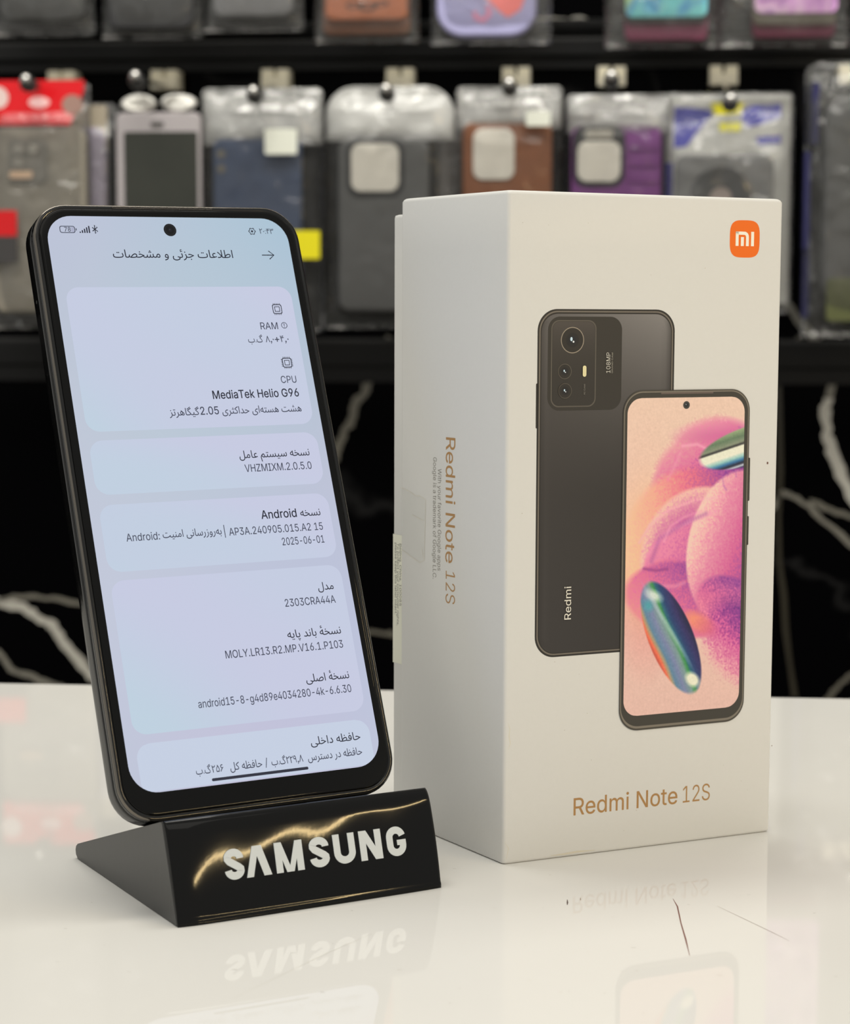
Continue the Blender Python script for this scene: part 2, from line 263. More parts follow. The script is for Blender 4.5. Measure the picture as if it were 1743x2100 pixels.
# outlines of the Latin letters used on the screen and the carton (character, advance; contours in 1/1000 em)
LATIN = {}
for _l in """ 188;
+453;198 34,198 364,255 364,255 34;61 172,61 226,391 226,391 172
,188;38 -119,68 71,137 71,84 -119
-453;337 244,337 188,114 188,114 244
.188;95 -4,83 -3,73 1,63 9,55 18,51 29,50 41,51 53,55 64,63 73,73 81,83 85,95 87,107 85,118 81,128 73,135 64,140 53,141 41,140 29,135 18,128 9,118 1,107 -3
/249;235 533,71 -76,14 -76,178 533
0453;227 -7,191 -3,158 7,130 24,105 48,85 77,69 113,61 138,55 164,51 192,49 222,48 254,49 286,51 316,55 344,61 370,69 395,85 431,106 461,130 484,159 502,191 512,227 516,262 512,295 502,323 484,348 461,368 431,384 395,392 370,398 344,402 316,404 286,405 254,404 222,402 192,398 164,392 138,384 113,368 77,348 48,323 24,295 7,263 -3;227 50,250 52,271 60,290 74,306 92,320 116,330 144,338 176,342 213,344 254,342 295,338 332,330 365,320 393,306 416,290 435,271 449,250 457,227 460,203 457,182 449,163 435,147 416,134 393,123 365,115 332,111 295,109 254,111 213,115 176,123 144,134 116,147 92,163 74,182 60,203 52
1453;76 0,76 55,391 55,391 0;276 509,276 0,212 0,212 448,209 448,86 358,86 427,198 509
2453;64 0,64 47,234 229,282 282,311 327,316 341,319 356,320 371,319 389,315 405,308 419,298 431,287 441,273 449,258 455,241 458,224 460,205 458,188 454,172 447,159 438,148 427,139 413,132 398,128 381,127 362,66 362,68 391,75 418,86 442,102 464,121 482,143 496,168 507,196 513,225 516,254 513,281 507,306 497,328 482,346 465,361 445,372 423,379 398,381 372,380 354,377 336,371 318,363 299,351 280,336 259,267 180,153 60,153 57,389 57,389 0
3453;218 -7,188 -5,159 1,133 10,108 22,88 38,70 57,57 79,48 104,44 132,109 132,112 115,118 100,126 87,137 76,150 66,165 59,182 54,200 51,219 50,239 51,258 55,275 61,291 69,304 80,315 93,323 108,328 125,329 145,328 163,323 180,316 196,306 211,292 223,275 234,254 241,229 246,201 248,157 248,157 299,288 448,288 452,70 452,70 509,372 509,372 461,211 278,211 289,247 290,279 286,308 276,333 262,354 244,371 222,383 198,391 173,393 145,390 116,383 90,370 66,354 45,333 27,309 12,281 2,251 -5
4453;40 105,40 158,247 509,311 509,109 166,109 163,413 163,413 105;282 0,282 121,282 146,282 318,343 318,343 0
5453;221 -7,192 -5,165 1,140 11,118 25,99 41,83 60,71 82,63 105,60 130,122 130,125 115,130 102,138 89,148 78,160 68,173 60,188 54,204 51,221 50,241 51,259 56,276 64,291 75,304 89,314 104,322 122,326 141,328 162,326 183,321 203,314 221,303 237,290 251,275 262,257 270,238 275,218 277,167 268,152 262,139 255,128 246,67 253,96 509,366 509,366 452,151 452,134 301,136 301,148 311,162 318,178 325,194 330,212 333,229 334,252 332,274 328,294 321,313 311,330 299,345 285,358 269,370 251,379 231,386 210,390 187,391 163,388 132,381 102,369 76,352 52,332 32,309 15,282 3,253 -4
6453;226 -7,196 -4,168 3,142 15,119 31,100 51,84 74,73 101,66 130,64 162,65 187,71 212,80 239,93 268,112 302,137 340,252 509,322 509,151 261,145 261,165 288,196 307,235 314,265 312,291 305,316 295,337 280,355 262,370 240,380 215,387 187,389 157,387 127,379 98,368 73,352 50,333 30,310 14,284 3,257 -4;226 48,245 50,263 55,279 63,293 73,304 86,314 101,322 119,326 137,327 157,326 178,322 196,314 213,304 228,293 241,279 251,263 259,245 264,226 265,207 264,190 259,174 252,160 241,148 229,138 214,131 197,126 179,125 158,126 138,131 119,138 102,148 86,160 73,174 63,190 55,207 50
7453;97 0,323 448,323 452,62 452,62 509,391 509,391 449,165 0
8453;226 -7,193 -5,163 1,136 11,111 25,91 42,74 62,62 84,54 109,52 135,53 156,58 176,65 195,75 212,87 228,101 241,117 252,134 260,153 265,153 267,129 276,109 289,93 308,80 330,73 354,70 380,73 405,79 429,90 450,106 469,124 485,146 498,170 508,197 514,226 516,255 514,282 508,306 498,328 485,346 469,361 450,373 429,379 405,382 380,379 354,372 330,359 308,343 289,323 276,300 267,300 265,319 260,335 252,351 241,365 228,377 212,387 195,395 176,399 156,401 135,398 109,391 84,378 62,362 42,341 25,317 11,289 1,259 -5;226 49,248 50,267 54,285 60,300 69,313 79,323 91,331 106,335 121,337 139,335 157,330 173,322 189,312 202,298 213,283 223,265 230,247 234,226 235,206 234,187 230,169 223,154 213,140 202,130 189,122 173,117 157,115 139,117 121,121 106,129 91,139 79,152 69,167 60,185 54,205 50;226 290,244 291,260 294,274 300,287 308,298 318,307 330,314 344,318 359,319 376,318 392,314 407,308 420,299 432,288 442,275 449,260 455,244 459,226 460,208 459,192 455,177 449,164 442,153 432,145 420,138 407,134 392,133 376,134 359,138 344,145 330,154 318,165 308,178 300,193 294,209 291
9453;226 516,256 513,285 506,310 494,333 478,352 458,368 434,380 408,387 378,389 347,387 322,382 296,373 270,359 240,340 207,315 168,200 0,130 0,301 248,307 248,287 221,257 202,218 195,188 197,161 203,137 214,116 229,98 247,83 269,72 294,66 321,64 352,66 382,73 411,85 436,101 459,120 479,143 494,168 506,196 513;226 460,207 459,190 454,174 446,160 435,148 423,138 407,131 390,127 372,125 352,127 331,131 313,138 295,148 280,160 268,174 257,190 250,207 245,226 243,245 245,263 249,279 257,293 267,305 280,314 295,322 312,326 330,327 350,326 371,322 390,314 407,305 422,293 435,279 446,263 454,245 459
:188;95 -4,83 -3,73 1,63 9,55 18,51 29,50 41,51 53,55 64,63 73,73 81,83 85,95 87,107 85,118 81,128 73,135 64,140 53,141 41,140 29,135 18,128 9,118 1,107 -3;95 271,83 272,73 277,63 284,55 294,51 304,50 316,51 328,55 339,63 349,73 356,83 360,95 362,107 360,118 356,128 349,135 339,140 328,141 316,140 304,135 294,128 284,118 277,107 272
A480;16 0,201 509,276 509,463 0,395 0,287 302,264 372,232 478,245 478,213 371,191 302,85 0;110 142,110 199,370 199,370 142
B456;60 0,60 509,241 509,274 507,304 501,329 491,350 477,367 461,381 442,390 421,396 398,398 374,397 353,393 336,387 320,378 307,368 295,356 286,315 267,315 262,331 260,347 254,363 245,378 234,391 220,402 203,411 184,416 161,418 136,416 111,410 88,400 67,386 48,368 31,344 18,317 8,284 2,247 0;125 57,245 57,281 60,309 67,330 80,344 96,353 115,355 137,354 153,350 169,342 184,333 197,320 209,306 218,289 225,269 229,248 231,125 231;125 285,238 285,256 287,273 290,288 296,302 304,314 314,323 326,330 340,335 355,336 372,333 393,326 412,313 429,294 442,270 449,240 452,125 452
C510;267 -7,242 -6,217 -2,194 5,171 13,150 25,131 39,113 55,97 73,82 93,70 115,59 140,51 166,45 193,41 223,40 254,41 285,45 315,51 343,59 369,70 393,82 415,97 436,113 454,131 470,150 484,171 495,194 504,217 510,242 514,267 516,293 514,317 511,340 504,362 496,383 485,402 471,419 456,435 438,448 418,459 397,467 373,473 348,408 348,404 365,397 380,389 395,357 428,315 449,267 456,237 453,209 445,184 432,161 414,141 391,125 364,113 332,106 295,103 254,106 213,113 177,125 145,141 117,161 94,184 76,210 63,237 56,267 53,315 60,357 81,389 114,408 160,473 160,467 135,459 112,448 91,435 71,420 53,402 38,383 24,363 13,341 5,317 -2,293 -6
D502;219 0,96 0,96 57,215 57,254 60,288 68,318 81,343 99,363 122,379 149,390 181,397 216,399 255,397 294,390 329,379 361,364 388,344 410,320 428,291 441,258 449,221 452,93 452,93 509,225 509,254 507,281 504,307 498,331 489,353 478,385 455,412 426,433 391,444 367,451 342,457 315,460 286,462 255,460 224,457 195,451 168,443 142,433 119,421 97,406 77,390 60,371 44,351 31,328 20,303 11,277 5,249 1;125 509,125 0,60 0,60 509
G520;269 -7,242 -6,217 -2,193 5,171 14,149 25,130 39,112 55,96 73,82 93,69 116,59 140,51 166,45 194,41 223,40 254,41 285,45 315,51 343,59 369,69 393,82 415,96 436,112 454,129 470,149 484,170 495,192 504,215 510,239 514,265 516,291 514,316 510,340 504,363 494,384 483,403 469,421 453,436 436,449 416,460 395,468 373,474 349,408 349,387 393,356 427,315 448,265 456,236 453,209 445,183 432,160 414,141 392,125 364,113 332,106 295,103 254,106 213,113 177,125 145,141 117,161 95,184 76,210 63,238 56,269 53,296 55,322 61,345 71,365 85,382 102,396 123,407 147,413 173,415 202,434 199,283 199,283 256,478 256,478 200,475 160,466 124,451 91,431 62,406 38,377 19,344 5,308 -4
H517;60 0,60 509,125 509,125 289,392 289,392 509,457 509,457 0,392 0,392 232,125 232,125 0
I300;31 0,31 57,118 57,118 452,31 452,31 509,269 509,269 452,183 452,183 57,269 57,269 0
L393;60 0,60 509,125 509,125 57,361 57,361 0
M628;60 0,60 509,152 509,277 187,287 159,299 123,311 84,322 49,307 49,318 83,330 121,342 158,352 187,476 509,568 509,568 0,504 0,504 291,504 327,505 369,506 413,507 457,513 457,498 409,482 363,467 322,456 291,342 0,286 0,170 291,159 321,145 361,129 408,112 457,119 457,120 416,121 372,122 328,122 291,122 0
N523;60 0,60 509,136 509,343 183,363 151,388 107,414 55,405 54,401 108,399 157,399 195,399 509,463 509,463 0,387 0,202 290,177 331,148 381,108 452,119 454,122 384,124 328,125 291,125 0
O533;267 -7,241 -6,217 -2,194 5,171 13,150 25,131 39,113 55,97 73,82 93,70 115,59 140,51 166,45 193,41 223,40 254,41 285,45 315,51 343,59 369,70 393,82 415,97 436,113 454,131 470,150 484,171 495,194 504,217 510,241 514,267 516,293 514,317 510,340 504,363 495,384 484,403 470,421 454,437 436,451 415,464 393,474 369,482 343,488 315,492 285,493 254,492 223,488 193,482 166,474 140,464 115,451 93,437 73,421 55,403 39,384 25,363 13,340 5,317 -2,293 -6;267 53,296 55,324 63,349 76,372 94,392 116,408 144,420 176,428 213,430 254,428 295,420 332,408 365,392 392,372 415,349 433,324 446,296 453,267 456,237 453,210 445,184 433,161 415,142 392,125 364,113 332,106 295,103 254,106 213,113 176,125 144,142 117,161 94,184 76,210 63,237 55
P445;60 0,60 509,235 509,272 506,305 499,332 487,356 471,375 452,390 430,400 404,407 377,409 348,407 318,400 291,390 265,375 243,356 223,332 207,305 195,272 188,235 186,109 186,109 242,233 242,257 244,279 248,297 256,312 266,324 279,333 294,339 310,343 328,344 348,343 367,339 385,333 402,324 416,312 428,297 439,279 446,257 451,232 452,125 452,125 0
R449;60 0,60 509,236 509,273 506,305 500,333 489,356 473,376 455,390 433,401 408,407 381,409 352,407 323,401 296,390 271,376 250,356 232,333 217,305 206,273 200,236 198,96 198,96 255,234 255,258 256,280 260,298 267,313 276,325 287,334 300,340 316,344 333,345 352,344 371,340 389,334 405,325 419,313 430,298 440,279 446,258 451,233 452,125 452,125 0;353 0,230 229,303 229,428 0
S447;224 -9,188 -7,156 -1,128 9,102 23,81 40,64 60,51 83,42 109,38 137,104 137,108 118,114 102,123 88,136 76,150 66,166 59,185 53,204 50,224 49,246 50,267 54,286 60,303 69,317 79,329 92,338 106,344 122,346 139,344 154,340 168,332 179,322 189,310 197,296 205,245 222,184 239,145 253,112 269,86 289,67 313,56 341,52 372,54 400,62 425,75 448,92 468,113 484,138 498,165 508,195 514,227 516,259 514,289 508,316 498,340 484,360 468,377 449,390 427,398 403,401 378,337 378,332 402,320 421,302 437,280 449,254 456,225 459,204 457,185 454,167 448,152 440,139 430,129 418,121 405,117 391,115 376,117 359,122 345,131 334,142 324,155 315,169 308,212 293,264 279,312 264,359 238,372 226,384 213,395 198,402 180,407 161,408 139,406 112,399 87,386 64,370 43,349 25,323 11,294 0,261 -7
T449;32 452,32 509,417 509,417 452,257 452,257 0,193 0,193 452
U517;259 -8,220 -6,186 2,154 15,126 33,103 55,85 80,71 108,63 140,60 173,60 509,124 509,124 178,126 155,132 133,141 113,153 95,169 80,187 68,208 59,232 53,259 52,285 53,309 59,331 68,349 80,364 95,377 113,385 133,391 155,393 178,393 509,457 509,457 173,454 140,446 108,433 80,414 55,391 33,363 15,332 2,297 -6
V480;204 0,16 509,84 509,192 206,215 137,248 31,235 31,267 138,290 206,395 509,463 509,278 0
W686;155 0,16 509,82 509,163 196,175 145,187 94,197 40,189 40,200 94,211 145,224 196,306 509,380 509,462 196,474 145,486 94,497 40,488 40,499 94,510 145,523 196,603 509,670 509,530 0,455 0,368 323,351 391,336 475,350 475,335 395,318 323,230 0
X474;18 0,217 284,217 236,29 509,104 509,178 400,204 361,223 329,243 292,232 292,252 329,272 361,298 400,374 509,446 509,259 239,259 287,456 0,382 0,292 129,268 165,250 195,230 231,244 231,225 196,206 166,182 129,91 0
Y472;203 0,203 208,16 509,91 509,192 344,222 292,250 230,224 230,251 293,280 344,381 509,455 509,268 208,268 0
Z438;42 0,42 46,273 385,306 431,341 476,348 454,285 452,223 452,40 452,40 509,397 509,397 462,169 129,134 81,97 33,90 54,152 57,214 57,399 57,399 0
a389;160 -9,137 -7,115 -3,94 5,76 15,60 29,48 45,38 63,32 84,30 108,32 128,36 146,43 161,53 174,64 184,78 193,125 211,178 220,234 227,265 235,271 240,274 246,276 255,276 257,275 272,272 285,267 297,260 307,251 315,240 322,227 327,212 330,196 331,178 330,163 327,149 322,118 301,100 274,41 291,51 313,64 331,79 346,95 358,114 368,133 375,153 380,173 383,194 384,239 379,286 360,300 350,312 336,322 320,330 301,335 278,337 251,337 0,277 0,277 52,272 52,252 25,215 1,199 -4,181 -7;170 45,192 47,211 51,228 59,242 68,254 80,263 93,270 108,274 122,276 138,276 190,259 182,231 176,200 171,175 168,134 159,122 153,112 147,103 139,97 130,93 118,92 105,93 93,96 82,102 72,109 64,119 57,130 52
b424;229 -8,208 -7,189 -3,172 4,138 31,118 59,112 59,112 0,53 0,53 509,114 509,114 319,118 319,137 346,171 373,188 379,207 383,229 384,259 382,287 374,313 361,335 342,354 320,370 293,381 261,388 227,390 189,388 151,381 116,370 84,355 57,336 34,313 16,288 3,260 -6;220 47,242 49,262 55,279 66,294 80,306 97,316 117,323 139,327 163,328 189,327 215,323 239,316 261,307 281,295 298,280 311,262 322,243 328,220 330,198 328,178 322,161 312,147 299,134 282,125 263,118 241,114 216,113 189,114 162,118 138,125 115,135 95,147 78,162 65,179 55,198 49
c396;207 -8,174 -5,144 3,117 16,93 35,72 58,56 85,44 116,37 150,34 187,37 225,44 260,56 291,72 318,93 341,117 360,144 374,174 382,207 384,260 377,305 356,340 322,362 277,303 262,290 289,270 311,242 325,207 330,184 328,163 321,145 310,130 296,118 278,108 258,102 236,98 212,96 187,98 163,102 139,108 117,118 97,130 80,145 66,163 55,184 49,207 46,243 52,271 66,292 89,304 117,363 102,357 86,350 70,341 56,306 21,261 -1
d424;195 -8,165 -6,137 3,111 16,89 34,70 57,55 84,43 116,36 151,34 189,36 227,43 261,55 293,70 320,89 342,112 361,137 374,165 382,196 384,218 383,237 379,253 373,287 346,306 319,311 319,311 509,372 509,372 0,313 0,313 59,307 59,287 31,252 4,236 -3,217 -7;205 47,226 49,246 55,263 65,278 78,290 95,299 115,306 138,310 162,312 189,310 216,306 241,300 263,290 282,278 299,263 312,246 322,227 328,205 330,182 328,162 322,145 311,130 298,118 281,108 261,102 239,98 215,96 189,98 163,102 139,109 117,118 97,130 80,145 66,162 55,182 49
e404;212 -8,177 -5,145 3,117 16,92 35,72 58,56 85,44 116,37 150,34 187,36 224,44 258,55 290,71 317,91 340,115 359,142 373,172 382,205 384,226 383,246 380,266 374,285 366,303 355,319 341,334 324,347 305,357 282,365 256,370 227,371 194,371 169,75 169,75 221,338 221,310 202,308 226,304 248,298 269,288 286,277 301,263 314,246 323,227 328,205 330,183 328,164 323,146 313,131 301,119 286,109 270,102 251,97 231,96 211,96 178,98 151,102 127,110 106,121 88,135 73,151 61,169 53,190 48,212 46,254 53,285 73,306 105,365 91,358 72,348 55,335 39,320 26,302 14,283 4,261 -3,237 -7
f254;228 379,228 327,6 327,6 379;81 0,81 432,82 452,87 470,96 486,107 499,120 510,135 519,152 525,169 529,187 530,222 527,243 521,227 468,215 472,195 474,178 472,164 468,154 460,147 449,143 435,142 419,142 0
g425;207 -151,180 -149,156 -146,134 -140,114 -132,97 -122,82 -110,70 -97,59 -84,51 -69,101 -41,122 -66,154 -88,169 -93,187 -96,207 -97,236 -95,261 -87,282 -75,298 -58,308 -34,311 -6,311 68,306 68,287 41,252 16,236 10,217 6,195 5,165 7,138 14,113 27,90 43,71 65,55 90,43 120,36 154,34 191,36 229,43 263,55 293,71 320,90 342,112 361,138 374,166 382,196 384,218 383,237 379,253 373,288 346,308 319,313 319,313 379,372 379,372 -9,370 -40,363 -67,350 -90,334 -109,314 -124,291 -136,265 -144,237 -149;205 59,227 61,246 66,264 75,278 87,290 103,300 121,307 142,311 166,312 193,311 219,307 242,300 264,291 283,279 299,264 312,247 322,227 328,205 330,182 328,163 322,145 312,130 298,118 282,109 262,102 241,98 218,96 193,98 167,102 144,109 123,118 104,131 88,145 76,163 66,183 61
h410;114 227,114 0,53 0,53 509,114 509,114 287,102 287,116 319,132 344,152 362,175 374,200 382,227 384,252 383,275 377,295 369,313 356,328 340,341 321,350 298,355 271,357 240,357 0,296 0,296 235,293 263,286 286,273 304,256 318,235 326,210 329,192 328,176 324,161 317,147 308,136 297,126 283,119 266,115 248
i167;53 0,53 379,114 379,114 0;84 443,73 444,63 448,54 455,47 463,43 472,41 483,43 494,47 504,54 512,63 518,73 522,84 524,95 522,105 518,114 512,121 504,125 494,126 483,125 472,121 463,114 455,105 448,95 444
j167;53 379,114 379,114 -30,112 -52,108 -72,102 -90,92 -106,80 -119,65 -129,47 -137,27 -141,4 -143,-10 -143,-10 -87,2 -87,18 -85,31 -80,40 -72,47 -61,51 -46,53 -29;83 443,72 444,62 448,53 455,47 463,42 472,41 483,42 494,47 504,53 512,62 518,72 522,83 524,95 522,105 518,114 512,120 504,125 494,126 483,125 472,120 463,114 455,105 448,95 444
k381;110 137,110 212,121 212,284 379,360 379,184 199,177 199;53 0,53 509,114 509,114 0;294 0,148 186,191 229,372 0
l189;139 -2,112 0,91 8,74 20,62 37,55 59,53 84,53 509,114 509,114 99,114 83,117 71,120 62,126 57,135 53,146 52,160 53,170 54,181 3,162 -1
m610;53 0,53 379,112 379,112 295,108 295,114 314,122 331,132 346,144 358,158 368,172 376,187 382,203 385,219 386,245 383,268 375,287 361,303 342,314 320,321 295,312 295,318 312,326 329,337 343,350 356,364 366,381 375,398 381,417 385,437 386,458 385,478 380,497 372,514 361,529 346,541 328,550 307,555 283,557 255,557 0,496 0,496 254,493 279,485 298,473 313,456 323,438 329,419 330,402 329,387 326,374 320,363 312,353 302,345 290,340 277,336 263,335 247,335 0,274 0,274 260,272 280,265 297,253 311,238 322,220 328,199 330,185 329,171 326,158 320,145 312,135 302,126 289,119 274,115 257,114 238,114 0
n410;114 227,114 0,53 0,53 379,112 379,112 287,102 287,116 319,132 344,152 362,175 374,200 382,227 384,252 383,275 377,295 369,313 356,328 340,341 321,350 298,355 271,357 240,357 0,296 0,296 235,293 263,286 286,273 304,256 318,235 326,210 329,192 328,176 324,161 317,147 308,136 297,126 283,119 266,115 248
o415;207 -8,174 -5,144 3,117 16,93 35,72 58,56 85,44 116,37 150,34 187,37 225,44 260,56 291,72 318,93 341,117 360,144 374,174 382,207 384,241 382,271 374,299 360,323 341,343 318,359 291,371 260,379 225,381 187,379 150,371 116,359 85,343 58,323 35,299 16,271 3,241 -5;207 46,231 49,252 55,270 66,285 80,298 97,307 117,314 139,318 163,319 187,318 212,314 236,307 258,298 278,285 296,270 310,252 321,231 328,207 330,184 328,163 321,145 310,130 296,118 278,108 258,102 236,98 212,96 187,98 163,102 139,108 117,118 97,130 80,145 66,163 55,184 49
p424;53 -143,53 379,112 379,112 319,118 319,137 346,171 373,188 379,207 383,229 384,259 382,287 374,313 361,335 342,354 320,370 293,381 261,388 227,390 189,388 151,381 116,370 84,355 57,336 34,313 16,288 3,260 -6,229 -8,208 -7,189 -3,173 4,138 31,118 59,114 59,114 -143;220 47,242 49,262 55,279 66,294 80,306 97,316 117,323 139,327 163,328 189,327 215,323 239,316 261,307 281,295 298,280 311,262 322,243 328,220 330,198 328,178 322,161 312,147 299,134 282,125 263,118 241,114 216,113 189,114 162,118 138,125 115,135 95,147 78,162 65,179 55,198 49
r259;53 0,53 379,112 379,112 321,115 321,124 339,137 354,152 367,171 377,191 383,213 385,229 384,243 384,243 322,230 324,207 326,190 324,174 321,159 315,146 306,135 296,126 284,119 269,115 254,114 237,114 0
s365;182 -8,157 -7,133 -3,112 3,93 12,76 24,62 38,50 54,41 73,36 94,94 107,101 87,111 72,124 60,141 52,160 47,181 45,206 47,227 53,244 62,258 74,265 88,268 103,266 115,262 126,254 136,243 144,229 150,212 155,149 170,118 180,92 192,72 208,58 227,50 249,47 274,49 295,55 314,65 332,79 347,95 360,115 370,137 378,161 383,187 384,212 383,234 379,254 372,271 363,286 352,299 339,309 324,318 308,324 290,268 277,262 291,254 304,243 316,228 325,210 331,187 333,166 331,147 326,131 317,119 305,111 292,109 277,110 264,115 253,124 243,136 235,152 229,172 223,229 209,261 200,287 187,306 171,320 153,328 131,331 107,329 85,323 65,312 47,298 31,281 18,260 6,236 -2,210 -7
t227;204 379,204 327,6 327,6 379;65 471,126 471,126 98,127 83,130 70,136 61,144 55,156 51,170 50,185 51,202 54,213 2,192 -3,168 -4,138 -1,113 7,92 21,77 41,68 64,65 93
u410;182 -5,158 -3,135 2,115 11,97 23,82 39,69 59,60 82,54 109,53 139,53 379,114 379,114 144,116 117,124 94,137 75,154 61,175 53,200 50,218 51,234 55,249 62,263 71,274 83,283 97,290 113,295 132,296 153,296 379,357 379,357 0,298 0,298 92,307 92,294 60,277 35,257 17,234 5,209 -3
v389;163 0,17 379,84 379,165 155,187 87,206 21,184 21,203 87,224 155,305 379,371 379,226 0
y389;47 -139,61 -86,71 -87,104 -89,113 -86,122 -81,130 -74,138 -64,145 -51,151 -36,163 -1,17 379,84 379,165 155,187 87,206 21,184 21,202 87,224 155,305 379,371 379,204 -58,177 -107,165 -119,153 -128,139 -136,125 -141,109 -144,91 -145,65 -143
|230;141 673,141 -164,88 -164,88 673""".split('\n'):
    _p = _l[1:].split(';')
    LATIN[_l[0]] = (int(_p[0]), [[tuple(int(q) for q in pt.split()) for pt in c.split(',')] for c in _p[1:] if c])
CAPH = max(q[1] for q in LATIN['H'][1][0]) / 0.70          # capitals 0.70 em tall
_G = {}
def _grow(P, d):
    out = []
    for i in range(len(P)):
        a, q, c = P[i - 1], P[i], P[(i + 1) % len(P)]
        n1 = (q[1] - a[1], a[0] - q[0]); n2 = (c[1] - q[1], q[0] - c[0])
        l1, l2 = math.hypot(*n1) or 1, math.hypot(*n2) or 1
        n = (n1[0] / l1 + n2[0] / l2, n1[1] / l1 + n2[1] / l2); k = max(n[0] ** 2 + n[1] ** 2, .8)
        out.append((q[0] + n[0] * 2 * d / k, q[1] + n[1] * 2 * d / k))
    return out
def _area(P): return sum(P[i - 1][0] * P[i][1] - P[i][0] * P[i - 1][1] for i in range(len(P))) / 2
def fill(cons, off=0.0):
    """triangles inside a set of closed contours, non-zero winding"""
    P = []
    for c in cons:
        q = [p for i, p in enumerate(c) if math.hypot(p[0] - c[i - 1][0], p[1] - c[i - 1][1]) > 1e-5]
        if len(q) > 2: P.append(q)
    if not P: return [], []
    if _area(max(P, key=lambda c: abs(_area(c)))) < 0: P = [c[::-1] for c in P]
    if off: P = [_grow(c, off) for c in P]
    vs, es = [], []
    for c in P:
        k = len(vs); vs += [Vector(p) for p in c]; es += [(k + i, k + (i + 1) % len(c)) for i in range(len(c))]
    v, e, f, _, _, _ = delaunay_2d_cdt(vs, es, [], 0, 1e-6)
    out = []
    for t in f:
        cx = sum(v[i].x for i in t) / len(t); cy = sum(v[i].y for i in t) / len(t); w = 0
        for c in P:
            for i in range(len(c)):
                (x0, y0), (x1, y1) = c[i - 1], c[i]
                if (y0 > cy) != (y1 > cy) and cx < (x1 - x0) * (cy - y0) / (y1 - y0) + x0: w += 1 if y1 > y0 else -1
        if w: out.append(tuple(t))
    return [(p.x, p.y) for p in v], out
def letter_mesh(ch, off):
    key = ('letter', ch, off)
    if key not in _G: _G[key] = fill([[(x / CAPH, y / CAPH) for x, y in c] for c in LATIN[ch][1]], off)
    return _G[key]
def font_contours(body):
    c = bpy.data.curves.new('lettering', 'FONT'); c.body = body; c.size = 1
    o = bpy.data.objects.new('lettering', c); COL.objects.link(o)
    dg = bpy.context.evaluated_depsgraph_get(); dg.update()
    cu = o.evaluated_get(dg).to_curve(dg); cons = []
    for sp in cu.splines:
        B_ = sp.bezier_points; P = []
        for i in range(len(B_)):
            p0, p1, p2, p3 = B_[i].co, B_[i].handle_right, B_[(i + 1) % len(B_)].handle_left, B_[(i + 1) % len(B_)].co
            for k in range(4):
                t = k / 4; q = p0 * (1 - t) ** 3 + p1 * 3 * t * (1 - t) ** 2 + p2 * 3 * t * t * (1 - t) + p3 * t ** 3
                P.append((q.x, q.y))
        if P: cons.append(P)
    o.to_curve_clear() if False else None
    bpy.data.objects.remove(o); bpy.data.curves.remove(c)
    return cons
def glyphs(body, off=0.0):
    key = (body, off)
    if key in _G: return _G[key]
    v, f, x = [], [], 0
    if all(ch in LATIN for ch in body):
        for ch in body:
            v1, f1 = letter_mesh(ch, off); k = len(v)
            v += [(p[0] + x / CAPH, p[1]) for p in v1]; f += [tuple(i + k for i in ff) for ff in f1]
            x += LATIN[ch][0]
    else: v, f = fill(font_contours(body), off)
    _G[key] = (v, f, (min(p[0] for p in v), max(p[0] for p in v)))
    return _G[key]

# right-to-left script: joined letter forms, in visual order
_B = {'ا': (0xFE8D, 2), 'ب': (0xFE8F, 4), 'ت': (0xFE95, 4), 'ث': (0xFE99, 4), 'ج': (0xFE9D, 4), 'ح': (0xFEA1, 4), 'خ': (0xFEA5, 4), 'د': (0xFEA9, 2),
      'ر': (0xFEAD, 2), 'ز': (0xFEAF, 2), 'س': (0xFEB1, 4), 'ش': (0xFEB5, 4), 'ص': (0xFEB9, 4), 'ط': (0xFEC1, 4), 'ظ': (0xFEC5, 4),
      'ع': (0xFEC9, 4), 'ف': (0xFED1, 4), 'ل': (0xFEDD, 4), 'م': (0xFEE1, 4), 'ن': (0xFEE5, 4), 'ه': (0xFEE9, 4), 'و': (0xFEED, 2),
      'ی': (0xFBFC, 4), 'ک': (0xFB8E, 4), 'گ': (0xFB92, 4), 'پ': (0xFB56, 4), 'ئ': (0xFE89, 4), '\u06c0': (0xFBA4, 2)}
def rtl(t):
    out = []; i = 0
    while i < len(t):
        ch = t[i]
        if ch in _B:
            b, n = _B[ch]
            pj = i > 0 and t[i - 1] in _B and _B[t[i - 1]][1] == 4
            if ch == 'ل' and i + 1 < len(t) and t[i + 1] == 'ا':
                out.append(chr(0xFEFC if pj else 0xFEFB)); i += 2; continue
            nj = n == 4 and i + 1 < len(t) and t[i + 1] in _B
            out.append(chr(b + (3 if pj and nj else 1 if pj else 2 if nj else 0)))
        elif ch != '\u200c': out.append(ch)
        i += 1
    runs, cur = [], ''
    num = set('0123456789.+,٫۰۱۲۳۴۵۶۷۸۹:')
    for k, ch in enumerate(out):
        isn = ch in num and not (ch == '.' and not (k and out[k - 1] in num))
        if isn: cur += ch
        else:
            if cur: runs.append(cur); cur = ''
            runs.append(ch)
    if cur: runs.append(cur)
    return ''.join(runs[::-1])

# ------------------------------------------------------------------ wall frame: u along the wall, n away from the camera, z up
YW = R(5.15)
U = Vector((math.cos(YW), -math.sin(YW), 0)); N = Vector((math.sin(YW), math.cos(YW), 0))
def wp(u, n, z): p = U * u + N * n; return (p.x, p.y, z)
def wroot(name, kind_label=None): pass

